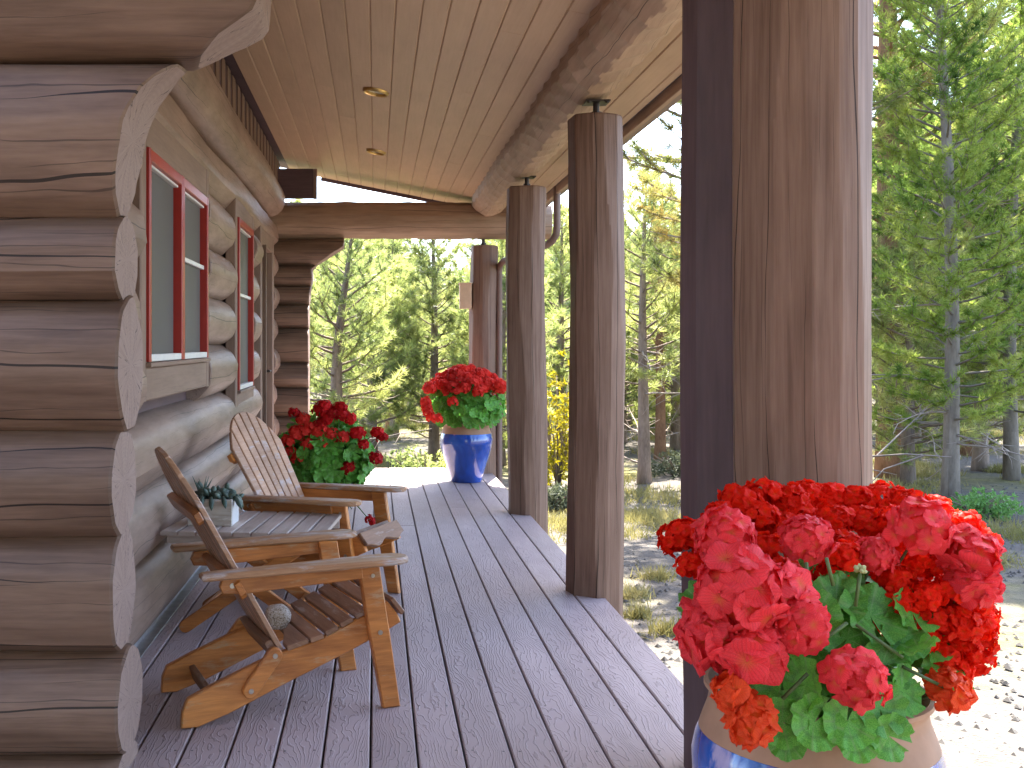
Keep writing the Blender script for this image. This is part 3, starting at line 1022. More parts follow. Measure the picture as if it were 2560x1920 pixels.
def make_chair():
    root = empty('adirondack_chair', (0, 0, 0))
    # stringers
    sp = [(-.755, .006), (-.70, .004), (-.60, .035), (-.40, .115), (-.20, .19), (-.055, .25), (.005, .28), (-.005, .305), (-.045, .355), (-.09, .335), (-.20, .285), (-.29, .247), (-.36, .229), (-.43, .217), (-.52, .185), (-.65, .135), (-.735, .098), (-.752, .06)]
    for s in (-1, 1):
        MB().plate(sp, (0, s*.190, 0), (1, 0, 0), (0, 0, 1), .028, .004).build('side_rail', M['chair'], root)
    for s in (-1, 1):
        lp = [(-.072, .0), (-.010, .0), (-.046, .24), (-.088, .497), (-.162, .497), (-.130, .30)]
        lg = MB().plate(lp, (0, s*.221, 0), (1, 0, 0), (0, 0, 1), .030, .004).build('front_leg', M['chair'], root)
        bb = MB(); bolt(bb, (-.085, s*.2362, .26), (0, s, 0)); bolt(bb, (-.112, s*.2362, .455), (0, s, 0), .007)
        bb.build('bolt', M['steel'], lg)
    # arms with rail below
    for s in (-1, 1):
        y = s*.258
        pts = []
        for (x, w) in ((-.705, .026), (-.69, .033), (-.45, .04), (-.25, .052), (-.08, .058), (-.03, .05), (-.004, .032), (.006, .0)):
            pts.append((x, w))
        poly = [(x, -w) for x, w in pts] + [(x, w) for x, w in pts[::-1] if w > 0]
        ar = MB().plate(poly, (0, y, .512), (1, 0, .018), (0, 1, 0), .022, .006).build('arm', M['chair_arm'], root)
        rp = [(-.63, .438), (-.64, .46), (-.63, .488), (-.155, .496), (-.15, .45), (-.56, .432)]
        rl = MB().plate(rp, (0, s*.236, 0), (1, 0, 0), (0, 0, 1), .024, .003)
        rl = rl.build('arm_rail', M['chair'], root)
        bb = MB(); bolt(bb, (-.60, s*.2485, .462), (0, s, 0)); bb.build('bolt', M['steel'], rl)
        # folding link
        a, c = Vector((-.451, 0, .215)), Vector((-.532, 0, .108))
        dd = (a-c).normalized(); nn = Vector((-dd.z, 0, dd.x))
        pl = []
        for q in range(7):
            t = math.pi*q/6 - math.pi/2
            v = a + (nn*math.sin(t)*-1 + dd*math.cos(t))*.027
            pl.append((v.x, v.z))
        for q in range(7):
            t = math.pi*q/6 - math.pi/2
            v = c + (nn*math.sin(t) - dd*math.cos(t))*.027
            pl.append((v.x, v.z))
        lk = MB().plate(pl, (0, s*.2155, 0), (1, 0, 0), (0, 0, 1), .022, .004).build('folding_link', M['chair'], root)
        bb = MB(); bolt(bb, (a.x, s*.2268, a.z), (0, s, 0)); bolt(bb, (c.x, s*.2268, c.z), (0, s, 0)); bb.build('bolt', M['steel'], lk)
    # rear stretcher and upper/lower back braces
    MB().bar((-.64, -.176, .07), (-.64, .176, .07), .022, .05, (-.3, 0, 1), .003).build('rear_stretcher', M['slat'], root)
    bdir = Vector((-.49, 0, .87)).normalized()
    bn = Vector((bdir.z, 0, -bdir.x))           # front normal of the back
    org = Vector((-.415, 0, .215))
    for dist, half, hh, nm in ((.55, .245, .055, 'back_brace'), (.28, .262, .075, 'arm_brace')):
        c = org + bdir*dist - bn*.024
        poly = [(-half, -hh*.2), (-half+.03, -hh/2), (half-.03, -hh/2), (half, -hh*.2), (half, hh*.35), (half-.03, hh/2), (-half+.03, hh/2), (-half, hh*.35)]
        MB().plate(poly, c, (0, 1, 0), bdir, .024, .003).build(nm, M['chair'], root)
    c = org + bdir*.02 - bn*.024
    MB().bar(c+Vector((0, -.175, 0)), c+Vector((0, .175, 0)), .024, .07, bdir, .003).build('lower_brace', M['slat'], root)
    # seven back slats, fanned with a rounded top
    n = 7
    for i in range(n):
        u = i-(n-1)/2
        y0, y1 = u*.052, u*.069
        wb, wt = .0435, .058

        def top(y): return .775 - .19*(abs(y)/.24)**2.3
        poly = [(y0-wb/2, 0), (y0+wb/2, 0)]
        for q in range(5):
            y = y1 + wt/2 - wt*q/4
            poly.append((y, top(y)))
        MB().plate(poly, org, (0, 1, 0), bdir, .018, .003).build('back_slat', M['back'], root)
    # seat slats across the rails
    def railtop(x):
        pr = [(-.43, .217), (-.36, .229), (-.29, .247), (-.20, .285), (-.09, .335), (-.045, .355)]
        for (a, za), (c, zc) in zip(pr[:-1], pr[1:]):
            if x <= c: return za+(zc-za)*(x-a)/(c-a), math.atan2(zc-za, c-a)
        return pr[-1][1], .4
    for i in range(6):
        x = -.352 + i*.0535
        z, an = railtop(x)
        ex = Vector((math.cos(an), 0, math.sin(an)))
        w = .046 if i else .075
        o = Vector((x, 0, z)) + Vector((-ex.z, 0, ex.x))*.0095
        if i == 0:
            poly = [(.205, -w/2), (.205, w/2), (-.205, w/2), (-.205, -w/2)]
            for q in range(9):
                t = q/8
                poly.append((-.15+.3*t, -w/2+.036*math.sin(math.pi*t)))
            o -= ex*.012
        else:
            poly = [(.21, -w/2), (.21, w/2), (-.21, w/2), (-.21, -w/2)]
        MB().plate(poly, o, (0, -1, 0), ex, .018, .003).build('seat_slat', M['slat'], root)
    # front apron slat hanging over the rail ends, with a wavy lower edge
    poly = [(-.21, .035), (.21, .035), (.21, -.03)]
    for q in range(1, 12):
        t = q/12
        poly.append((.21-.42*t, -.03 + .012*math.cos(t*6.283*2)-.012))
    poly.append((-.21, -.03))
    MB().plate(poly, (-.008, 0, .335), (0, -1, 0), (-.62, 0, .78), .018, .003).build('front_apron', M['slat'], root)
    return root


ch1 = make_chair()
ch2 = copy_tree(ch1)
ch1.location = (.01, 3.92, 0)
ch1.rotation_euler.z = math.atan2(.355, .935)
tag(ch1, 'brown wooden folding adirondack chair in front, with a rounded stone on its seat', 'chair', 'adirondack chairs on the deck')
ch2.location = (.035, 5.17, 0)
ch2.rotation_euler.z = math.atan2(-.42, .905)
tag(ch2, 'wooden adirondack chair behind the side table, back slats turned to the viewer', 'chair', 'adirondack chairs on the deck')

# stone
st = MB()
rnd = random.Random(5)
nr, nc = 12, 18
for i in range(nr+1):
    th = math.pi*i/nr
    for k in range(nc):
        ph = 2*math.pi*k/nc
        d = Vector((math.sin(th)*math.cos(ph), math.sin(th)*math.sin(ph), math.cos(th)))
        r = 1 + .10*math.sin(3*d.x+1)*math.cos(2.5*d.y) + .07*math.sin(5*d.z+2*d.x) + .04*math.sin(9*d.y+4*d.x)
        q = [math.copysign(abs(a)**.8, a) for a in d]
        st.v.append(Vector((q[0]*.048, q[1]*.042, q[2]*.040))*r)
for i in range(nr):
    for k in range(nc):
        k2 = (k+1) % nc
        st.face((i*nc+k, (i+1)*nc+k, (i+1)*nc+k2, i*nc+k2), ((0, 0),)*4)
so = st.build('stone', M['stone'], smooth=180, loc=(-.345, 3.785, .286))
tag(so, 'rounded speckled granite stone lying on the front chair seat', 'stone')

# ------------------------------------------------------------------ side table
tb = empty('side_table', (-.53, 4.80, 0))
tb.rotation_euler.z = R(-6)
tag(tb, 'grey slatted folding side table between the two chairs', 'table')
TZ = .452
for i in range(9):
    x = -.315 + i*.0785
    MB().box(x-.0345, x+.0345, -.29, .29, TZ-.018, TZ, .003).build('top_slat', M['table'], tb)
for s in (-1, 1):
    MB().box(-.34, .34, s*.215-.012, s*.215+.012, TZ-.062, TZ-.0185, .003).build('top_rail', M['table'], tb)


def round_bar(p0, p1, w, t, y):
    p0, p1 = Vector(p0), Vector(p1)
    d = (p1-p0).normalized(); n = Vector((-d.y, d.x)); pl = []
    for q in range(7):
        a = math.pi*q/6-math.pi/2
        v = p1+(d*math.cos(a)+n*math.sin(a))*w/2; pl.append((v.x, v.y))
    for q in range(7):
        a = math.pi*q/6-math.pi/2
        v = p0+(-d*math.cos(a)-n*math.sin(a))*w/2; pl.append((v.x, v.y))
    return MB().plate(pl, (0, y, 0), (1, 0, 0), (0, 0, 1), t, .004)


for s in (-1, 1):
    round_bar((-.27, .028), (.27, TZ-.05), .055, .022, s*.188).build('crossed_leg', M['chair'], tb)
    round_bar((.27, .028), (-.27, TZ-.05), .055, .022, s*.164).build('crossed_leg', M['chair'], tb)
MB().bar((-.2, -.152, .085), (-.2, .152, .085), .022, .04, (0, 0, 1), .003).build('stretcher', M['chair'], tb)
MB().bar((.2, -.152, .085), (.2, .152, .085), .022, .04, (0, 0, 1), .003).build('stretcher', M['chair'], tb)

# planter box + succulents
pb = empty('planter_box', (-.712, 4.745, TZ))
pb.rotation_euler.z = R(-5)
tag(pb, 'small whitewashed wooden planter box on the side table', 'planter')
MB().box(-.095, .095, -.075, -.063, .001, .115, .002).build('side_board', M['white_wood'], pb)
MB().box(-.095, .095, .063, .075, .001, .115, .002).build('side_board', M['white_wood'], pb)
MB().box(.084, .096, -.062, .062, .001, .1145, .002).build('end_board', M['white'], pb)
MB().box(-.096, -.084, -.062, .062, .001, .1145, .002).build('end_board', M['white'], pb)
MB().box(-.083, .083, -.0625, .0625, .003, .095, .002).build('soil', M['soil'], pb)
su = empty('succulent', (-.712, 4.745, TZ+.095))
tag(su, 'dark green succulents spilling over the whitewashed planter box', 'plant')


def fleshy(mb, p, d, L, w, t):
    p, d = Vector(p), Vector(d).normalized()
    s = d.cross(Vector((0, 0, 1)))
    s = s.normalized() if s.length > .05 else Vector((1, 0, 0))
    pts, rr = [], []
    for q in range(6):
        f = q/5
        pts.append(p + d*L*f + Vector((0, 0, -.15*L*f*f)))
        rr.append(max(.0006, w*math.sin(math.pi*min(.97, f*.85+.13))**.8*(1 if f < .99 else .1)))
    mb.tube(pts, rr, 6)


rnd = random.Random(12)
for k in range(46):
    mb = MB()
    bx_, by_ = rnd.uniform(-.075, .10), rnd.uniform(-.06, .06)
    a = rnd.uniform(0, 6.28)
    el = rnd.uniform(.1, 1.2)
    fleshy(mb, (bx_, by_, rnd.uniform(0, .05)), (math.cos(a)*math.cos(el), math.sin(a)*math.cos(el), math.sin(el)), rnd.uniform(.035, .06), rnd.uniform(.008, .013), .3)
    mb.build('leaf', M['succ'], su, smooth=180)
for (x, y, a, el) in ((-.04, -.07, -1.5, -.4), (.0, -.075, -1.4, -.8), (.05, -.07, -1.2, -.6), (.09, -.03, -.3, -.7), (.095, .02, .1, -1.0), (.10, -.05, -.5, -.9)):
    mb = MB(); fleshy(mb, (x, y, .03), (math.cos(a)*math.cos(el), math.sin(a)*math.cos(el), math.sin(el)), .06, .012, .3)
    mb.build('leaf', M['succ'], su, smooth=180)
for k in range(6):
    a = k*1.05
    mb = MB()
    mb.tube([(-.05, 0, 0), (-.05+.02*math.cos(a), .02*math.sin(a), .06), (-.05+.045*math.cos(a), .045*math.sin(a), .105+.02*math.sin(k*3))], [.006, .005, .0006], 6)
    mb.build('leaf', M['succ'], su, smooth=180)

# ------------------------------------------------------------------ pots
POT = [(.001, .012), (.13, .012), (.137, .0), (.142, .012), (.150, .05), (.178, .14), (.215, .25), (.236, .34), (.238, .385), (.231, .42), (.224, .437)]
RIM = [(.224, .4375), (.218, .455), (.207, .485), (.203, .505), (.208, .518), (.214, .524), (.213, .532), (.205, .535), (.195, .528), (.188, .50), (.186, .47)]


def pot(x, y, sc, label, grp='blue glazed flower pots'):
    p = empty('flower_pot', (x, y, 0.001))
    p.scale = (sc,)*3
    tag(p, label, 'flower pot', grp)
    MB().lathe(POT, n=56).build('glazed_body', M['glaze'], p, smooth=50)
    MB().lathe(RIM, n=56).build('clay_rim', M['terra'], p, smooth=50)
    MB().lathe([(.0005, .485), (.1, .484), (.187, .478)], n=30).build('soil', M['soil'], p, smooth=180)
    return p


# ------------------------------------------------------------------ geraniums
rg = random.Random(77)


def petal(mb, o, d, up, L, W, cup, nl=4, nw=4, m=0):
    d, up = Vector(d).normalized(), Vector(up).normalized()
    s = d.cross(up).normalized(); up = s.cross(d)
    base = len(mb.v)
    for i in range(nl+1):
        t = (1-math.cos(math.pi*i/nl))/2
        w = W*1.2*max(.04, math.sqrt(max(0, 1-(2*t-1)**2))**.85*(.5+.5*t))
        for j in range(nw+1):
            q = j/nw*2-1
            ll = t*L*(1-.16*q*q*t)
            z = cup*L*(t*t*.5) - .25*W*q*q*t + .05*L*math.sin(q*5+t*4)*t
            mb.v.append(Vector(o) + d*ll + s*(q*w) + up*z)
    for i in range(nl):
        for j in range(nw):
            a = base+i*(nw+1)+j
            mb.face((a, a+1, a+nw+2, a+nw+1), ((i/nl, j/nw), (i/nl, (j+1)/nw), ((i+1)/nl, (j+1)/nw), ((i+1)/nl, j/nw)), m)


def floret_mesh(seed, L, nl=4, nw=4, mat='coral'):
    r = random.Random(seed)
    mb = MB()
    for k in range(5):
        a = k*2*math.pi/5 + r.uniform(-.2, .2)
        el = r.uniform(.08, .32)
        d = (math.cos(a)*math.cos(el), math.sin(a)*math.cos(el), math.sin(el))
        petal(mb, (0, 0, 0), d, (0, 0, 1), L*r.uniform(.85, 1.15), L*.56*r.uniform(.85, 1.1), r.uniform(-.35, .15), nl, nw)
    return mb.mesh('floret', M[mat], smooth=180)


def head_mesh(seed, rad, n, L, mat, nl=2, nw=2):
    """a whole flower head in one mesh, for those too small to pick florets apart"""
    r = random.Random(seed)
    mb = MB()
    for k in range(n):
        z = 1-1.55*(k+.5)/n
        a = k*2.39996+r.uniform(-.2, .2)
        q = math.sqrt(max(0, 1-z*z))
        nrm = Vector((q*math.cos(a), q*math.sin(a), z))
        c = nrm*rad*r.uniform(.6, .95)
        t = nrm.cross(Vector((.3, .5, .8))).normalized(); b2 = nrm.cross(t)
        ph = r.uniform(0, 6.28)
        for j in range(5):
            b_ = ph+j*1.2566
            d = (t*math.cos(b_)+b2*math.sin(b_))*.85+nrm*r.uniform(.2, .6)
            petal(mb, c, d, nrm, L*r.uniform(.8, 1.15), L*.58, r.uniform(-.4, .3), nl, nw)
    return mb.mesh('flower_head', M[mat], smooth=180)


def leaf_mesh(seed, rad):
    r = random.Random(seed)
    mb = MB()
    na, nr_ = 60, 5
    p1, p2 = r.uniform(0, 6), r.uniform(0, 6)
    mb.v.append(Vector((0, 0, 0)))
    gap = .35
    for i in range(1, nr_+1):
        t = i/nr_
        for k in range(na+1):
            a = gap/2 + (2*math.pi-gap)*k/na
            rr = rad*t*(1+.06*abs(math.sin(a*3.5+p1))*t - .03*t)*(1+.045*abs(math.sin(a*12))*(t > .9))
            z = rad*(.07*t*t*math.sin(a*4.5+p2) + .10*t**4*math.sin(a*9+p1) + .05*t**6*math.sin(a*17+p2) + .22*t*t)
            mb.v.append(Vector((rr*math.cos(a), rr*math.sin(a), z)))
    n1 = na+1
    for k in range(na): mb.face((0, 1+k, 2+k), ((0, k/na), (1/nr_, k/na), (1/nr_, (k+1)/na)))
    for i in range(nr_-1):
        for k in range(na):
            a = 1+i*n1+k
            mb.face((a, a+n1, a+n1+1, a+1), (((i+1)/nr_, k/na), ((i+2)/nr_, k/na), ((i+2)/nr_, (k+1)/na), ((i+1)/nr_, (k+1)/na)))
    return mb.mesh('leaf', M['gleaf'], smooth=180)


LEAVES = [leaf_mesh(i, 1.0) for i in range(4)]


def orient(o, nrm, spin):
    q = Vector(nrm).normalized().to_track_quat('Z', 'Y')
    o.rotation_mode = 'QUATERNION'
    from mathutils import Quaternion
    o.rotation_quaternion = q @ Quaternion((0, 0, 1), spin)


def add_leaf(root, p, nrm, rad):
    o = link('leaf', rg.choice(LEAVES), root, Vector(p)-root.location)
    orient(o, nrm, rg.uniform(0, 6.28))
    o.scale = (rad,)*3
    return o


# near plant ---------------------------------------------------------
NPX, NPY, NSC = .895, 2.2, 1.02
pot(NPX, NPY, NSC, 'large blue glazed pot with a bare clay rim close to the viewer at lower right')
gp = empty('geranium_plant', (NPX, NPY, .49))
tag(gp, 'big red and coral geranium crowding the nearest pot at lower right', 'geranium')
S = 2560/2212
FL = {m: [floret_mesh(i*7+j, 1.0, 6, 4, m) for i in range(3)] for j, m in enumerate(('coral', 'orange'))}
near_heads = [  # px,py in the 2212 wide view, radius px, depth, florets, floret size px, material
    (1562, 1160, 78, 2.13, 24, 36, 'coral'), (1745, 1165, 62, 2.10, 22, 34, 'coral'), (1893, 1200, 48, 2.12, 20, 28, 'coral'),
    (1990, 1140, 80, 2.10, 26, 36, 'coral'), (1600, 1275, 112, 1.98, 24, 58, 'coral'), (1530, 1370, 72, 1.98, 12, 62, 'coral'),
    (1660, 1290, 90, 1.99, 16, 56, 'coral'), (1725, 1352, 80, 1.95, 28, 36, 'coral'), (1620, 1410, 80, 1.96, 12, 64, 'coral'),
    (1850, 1465, 78, 1.90, 26, 40, 'coral'), (1580, 1500, 40, 1.92, 7, 44, 'orange'), (1622, 1557, 58, 1.90, 10, 50, 'orange'),
    (2052, 1490, 50, 2.02, 10, 44, 'orange'), (2095, 1200, 62, 2.08, 12, 52, 'coral'), (2105, 1262, 50, 2.06, 12, 46, 'coral')]
for (px, py, rp, Y, nfl, fp, mt) in near_heads:
    c = at(px*S, py*S, Y)
    k = Y*S/FPX
    big_ = fp > 50
    fp *= .84 if big_ else .76
    nfl = int(nfl*(1.15 if big_ else 1.3))
    rad = rp*k*.95
    hd = MB()
    hd.tube([c - gp.location, (c-gp.location)*.75 + Vector((0, .04, -.03)), (c-gp.location)*.4+Vector((0, .05, -.03))], [.0025, .003, .0035], 6)
    ho = hd.build('flower_head', M['gstem'], gp, smooth=180)
    view = (Vector((0, 0, CAM_H))-c).normalized()
    ax = (view*.8 + Vector((0, 0, .75)) + (c-gp.location-Vector((0, 0, .15))).normalized()*.5).normalized()
    for q in range(nfl):
        z = 1-1.35*(q+.5)/nfl
        a = q*2.39996
        qq = math.sqrt(max(0, 1-z*z))
        l = Vector((qq*math.cos(a), qq*math.sin(a), z))
        nrm = ax.to_track_quat('Z', 'Y') @ l
        fo = link('floret', rg.choice(FL[mt]), ho, c-gp.location+nrm*rad*rg.uniform(.62, .86))
        orient(fo, nrm+Vector((rg.uniform(-.35, .35), rg.uniform(-.35, .35), rg.uniform(-.2, .3))), rg.uniform(0, 6.28))
        s = fp*k*rg.uniform(.85, 1.1)
        fo.scale = (s, s, s)
RH = [head_mesh(900+i, 1.0, 34, .40, 'scarlet', 4, 2) for i in range(3)]
red_heads = [(1650, 1072, 2.42), (1600, 1088, 2.38), (1552, 1118, 2.36), (1500, 1160, 2.30), (1468, 1160, 2.30), (1700, 1090, 2.42), (1742, 1072, 2.46), (1790, 1080, 2.46), (1850, 1086, 2.44),
             (1905, 1084, 2.44), (1962, 1090, 2.40), (2022, 1108, 2.40), (2078, 1138, 2.36), (2118, 1170, 2.36), (1640, 1120, 2.34), (1700, 1140, 2.34), (1805, 1125, 2.36), (1870, 1130, 2.36), (1925, 1130, 2.34),
             (2060, 1190, 2.30), (1830, 1185, 2.26), (1660, 1190, 2.24), (1945, 1180, 2.28), (1800, 1240, 2.2), (1870, 1255, 2.2), (1945, 1255, 2.2), (2000, 1235, 2.22), (2055, 1255, 2.2), (2110, 1250, 2.22),
             (1960, 1310, 2.2), (2020, 1310, 2.16), (2075, 1310, 2.2), (2120, 1320, 2.2), (2000, 1362, 2.18), (2055, 1370, 2.18), (2105, 1380, 2.2), (1500, 1225, 2.16), (1690, 1235, 2.16), (1840, 1290, 2.22), (1760, 1290, 2.2),
             (1900, 1330, 2.24), (1940, 1370, 2.26), (1985, 1380, 2.10), (2035, 1410, 2.12), (2080, 1400, 2.12), (2105, 1430, 2.2), (1975, 1340, 2.10), (2020, 1345, 2.08), (2070, 1345, 2.08), (2110, 1355, 2.12), (1950, 1300, 2.10), (2000, 1290, 2.08), (2050, 1290, 2.08), (2095, 1300, 2.1), (1935, 1250, 2.12), (1985, 1220, 2.14), (2040, 1220, 2.12), (1820, 1210, 2.14), (1790, 1255, 2.14), (2060, 1440, 2.14), (1955, 1350, 2.12), (1970, 1280, 2.24), (2040, 1330, 2.24), (1915, 1300, 2.3), (1770, 1150, 2.38), (1730, 1120, 2.4), (1900, 1160, 2.36), (1985, 1150, 2.36), (1580, 1150, 2.34), (1530, 1200, 2.3), (1610, 1200, 2.28), (2050, 1150, 2.36), (1845, 1225, 2.26), (1785, 1200, 2.28)]
for i, (px, py, Y) in enumerate(red_heads):
    o = link('flower_head', RH[i % 3], gp, at(px*S, py*S, Y)-gp.location)
    r = 43*Y*S/FPX*rg.uniform(.9, 1.15)
    o.scale = (r, r, r*.85)
    o.rotation_euler = (rg.uniform(.1, .8), rg.uniform(-.4, .4), rg.uniform(0, 6.28))
near_leaves = [(1800, 1300, 2.08, 66, (-.2, -.7, .7)), (1880, 1330, 2.06, 72, (.2, -.7, .7)), (1830, 1380, 2.04, 60, (0, -.9, .5)), (1920, 1390, 2.08, 56, (.3, -.8, .5)),
               (1760, 1400, 2.06, 58, (-.3, -.8, .5)), (1905, 1440, 2.02, 60, (.3, -.9, .4)), (1985, 1402, 2.0, 44, (-.4, .1, .9)), (1740, 1480, 1.97, 62, (-.95, -.3, .2)), (1690, 1470, 2.02, 56, (-.4, -.8, .4)),
               (1690, 1560, 1.95, 52, (-.3, -.9, .2)), (1760, 1560, 1.93, 58, (.1, -.95, .3)), (1830, 1560, 1.93, 56, (0, -.95, .35)), (1900, 1530, 1.95, 58, (.2, -.9, .3)), (1950, 1490, 2.0, 52, (.5, -.8, .3)),
               (1920, 1590, 1.94, 50, (.2, -.9, .1)), (1850, 1600, 1.93, 44, (0, -.9, .2)), (1950, 1500, 2.0, 46, (.5, -.7, .3)), (1700, 1600, 1.96, 40, (-.2, -.9, .1)),
               (1640, 1440, 2.1, 50, (-.5, -.7, .3)), (1870, 1500, 2.05, 55, (.1, -.9, .4)), (1790, 1450, 2.08, 60, (-.1, -.9, .4)), (1960, 1560, 2.04, 40, (.6, -.7, .1))]
for (px, py, Y, rp, nrm) in near_leaves:
    p = at(px*S, py*S, Y)
    add_leaf(gp, p, nrm, rp*Y*S/FPX)
for q in range(70):     # inner leaves filling the plant
    a = rg.uniform(0, 6.28); rr = rg.uniform(.02, .25)
    p = gp.location + Vector((rr*math.cos(a)+.02, rr*math.sin(a)*.85+.03, rg.uniform(.04, .33)*(1-rr)))
    add_leaf(gp, p, (math.cos(a)*.6, math.sin(a)*.6-.3, .7), rg.uniform(.035, .055))
sm = MB()
for q in range(9):
    a = rg.uniform(0, 6.28)
    e = Vector((rg.uniform(-.2, .22), rg.uniform(-.05, .18), rg.uniform(.2, .36)))
    MB().tube([(rg.uniform(-.06, .06), rg.uniform(-.06, .06), -.02), e*.5+Vector((0, 0, .03)), e], [.005, .004, .003], 6).build('stem', M['gstem'], gp, smooth=180)
for (x0, y0, x1, y1, Y) in ((1690, 1510, 1745, 1455, 1.93), (1950, 1440, 2040, 1485, 2.0), (1800, 1265, 1785, 1205, 2.04), (1848, 1310, 1858, 1240, 2.03), (1745, 1290, 1742, 1215, 2.03), (1755, 1400, 1830, 1345, 2.0), (1850, 1350, 1950, 1420, 2.0)):
    MB().tube([at(x0*S, y0*S, Y)-gp.location, at(x1*S, y1*S, Y)-gp.location], .0035, 6).build('stem', M['gstem'], gp, smooth=180)
bd = MB()
c = at(1858*S, 1232*S, 2.03)-gp.location
for q in range(16):
    d = Vector((rg.uniform(-1, 1), rg.uniform(-1, 1), rg.uniform(-.2, 1))).normalized()
    bd.tube([c, c+d*.008, c+d*.013], [.002, .0045, .001], 6)
bd.build('bud', M['bud'], gp, smooth=180)

# far pot --------------------------------------------------------------
FPXX, FPYY = .815, 9.75
pot(FPXX, FPYY, 1.0, 'blue glazed pot at the far end of the deck beside the post')
g2 = empty('geranium_plant', (FPXX, FPYY, .5))
tag(g2, 'domed red geranium in the far blue pot by the posts', 'geranium')
H2 = [head_mesh(500+i, 1.0, 22, .48, 'far_red', 3, 2) for i in range(2)]


def dome(root, heads, nh, nl, rx, rz, zc, mats_top, leaf_r, hr, low=8, tilt=.25):
    for q in range(nl):
        a = q*2.39996
        z = 1-1.5*(q+.5)/nl
        s = math.sqrt(max(0, 1-z*z))
        nrm = Vector((s*math.cos(a), s*math.sin(a), z))
        p = root.location + Vector((nrm.x*rx, nrm.y*rx, zc+nrm.z*rz))*1.0
        p = root.location + (p-root.location)*rg.uniform(.72, .97)
        add_leaf(root, p, nrm+Vector((rg.uniform(-.4, .4), rg.uniform(-.4, .4), .3)), leaf_r*rg.uniform(.8, 1.2))
    for q in range(nh):
        a = q*2.39996+.3
        z = 1-.62*(q+.5)/nh
        s = math.sqrt(max(0, 1-z*z))
        p = Vector((s*math.cos(a)*rx*1.06, s*math.sin(a)*rx*1.06, zc+z*rz*1.08))
        o = link('flower_head', rg.choice(heads), root, p*rg.uniform(.95, 1.04))
        r = hr*rg.uniform(.8, 1.2)
        o.scale = (r, r, r*.8)
        o.rotation_euler = (rg.uniform(-.5, .5), rg.uniform(-.5, .5), rg.uniform(0, 6))


dome(g2, H2, 78, 190, .345, .30, .19, None, .05, .052)
for (px, py) in ((978, 868), (1032, 848), (997, 842), (925, 890), (932, 902), (922, 880), (920, 868), (945, 905), (928, 838), (1088, 835), (1080, 830)):
    c = at(px*S, py*S, 9.45)
    o = link('flower_head', H2[0], g2, c-g2.location); o.scale = (.05,)*3
sm = MB()
for q in range(22):
    e = Vector((rg.uniform(-.28, .28), rg.uniform(-.28, .28), rg.uniform(.15, .42)))
    MB().tube([(e.x*.2, e.y*.2, -.03), e*.6, e], [.007, .005, .003], 5).build('stem', M['gstem'], g2, smooth=180)

# middle plant behind the chairs ---------------------------------------
mpx, mpy = -.34, 7.05
dp = empty('flower_pot', (mpx, mpy, .001))
tag(dp, 'dark planter mostly hidden by geranium leaves behind the chairs', 'flower pot')
MB().lathe([(.001, .01), (.13, .01), (.135, 0), (.15, .1), (.185, .27), (.195, .30), (.2, .31), (.19, .315), (.18, .29)], n=32).build('body', M['dark_pot'], dp, smooth=50)
MB().lathe([(.0005, .28), (.1, .28), (.181, .275)], n=24).build('soil', M['soil'], dp, smooth=180)
g3 = empty('geranium_plant', (mpx, mpy, .30))
tag(g3, 'leafy geranium with scattered crimson flowers behind the far chair', 'geranium')
H3 = [head_mesh(700+i, 1.0, 22, .48, 'crimson', 3, 2) for i in range(2)]
H4 = [head_mesh(720+i, 1.0, 22, .48, 'far_red', 3, 2) for i in range(2)]
for q in range(230):
    a = q*2.39996
    z = 1-1.75*(q+.5)/230
    s = math.sqrt(max(0, 1-z*z))
    nrm = Vector((s*math.cos(a), s*math.sin(a), z))
    p = g3.location + Vector((nrm.x*.32, nrm.y*.27, .22+nrm.z*.27))*rg.uniform(.7, 1.02)
    add_leaf(g3, p, nrm+Vector((rg.uniform(-.4, .4), rg.uniform(-.4, .4), .2)), rg.uniform(.04, .07))
for (px, py, mt, r) in ((690, 888, 3, .05), (718, 893, 3, .05), (740, 897, 3, .05), (700, 878, 3, .05), (815, 935, 3, .045), (772, 937, 3, .055), (812, 990, 3, .05), (693, 918, 3, .05), (635, 892, 3, .04), (660, 935, 4, .055),
                        (690, 930, 4, .055), (715, 938, 4, .055), (738, 945, 4, .055), (640, 935, 4, .055), (622, 955, 4, .05), (645, 992, 4, .05), (752, 1010, 3, .05), (800, 1125, 3, .04), (628, 975, 4, .04), (665, 960, 4, .05), (700, 955, 4, .05), (785, 960, 3, .04), (825, 945, 3, .04), (655, 905, 4, .05), (735, 880, 3, .045), (755, 905, 3, .05), (708, 905, 3, .05), (670, 925, 4, .05)):
    Y = 6.85
    c = at(px*S, py*S, Y)
    o = link('flower_head', rg.choice(H3 if mt == 3 else H4), g3, c-g3.location); o.scale = (r, r, r*.85)
    o.rotation_euler = (rg.uniform(-.3, .9), rg.uniform(-.3, .3), rg.uniform(0, 6))
sm = MB()
for (px, py) in ((690, 888), (740, 897), (815, 935), (772, 937), (812, 990), (635, 892), (800, 1125), (700, 1100), (760, 1100)):
    c = at(px*S, py*S, 6.87)-g3.location
    MB().tube([(0, 0, 0), c*.55+Vector((0, 0, .06)), c], [.006, .005, .003], 5).build('stem', M['gstem'], g3, smooth=180)

# ------------------------------------------------------------------ trees


def np_mesh(name, V, F, mat):
    me = bpy.data.meshes.new(name)
    me.vertices.add(len(V)); me.vertices.foreach_set('co', V.astype(np.float32).ravel())
    me.loops.add(F.size); me.loops.foreach_set('vertex_index', F.astype(np.int32).ravel())
    me.polygons.add(len(F)); me.polygons.foreach_set('loop_start', (np.arange(len(F))*F.shape[1]).astype(np.int32))
    me.update(calc_edges=True)
    me.materials.append(mat)
    return me


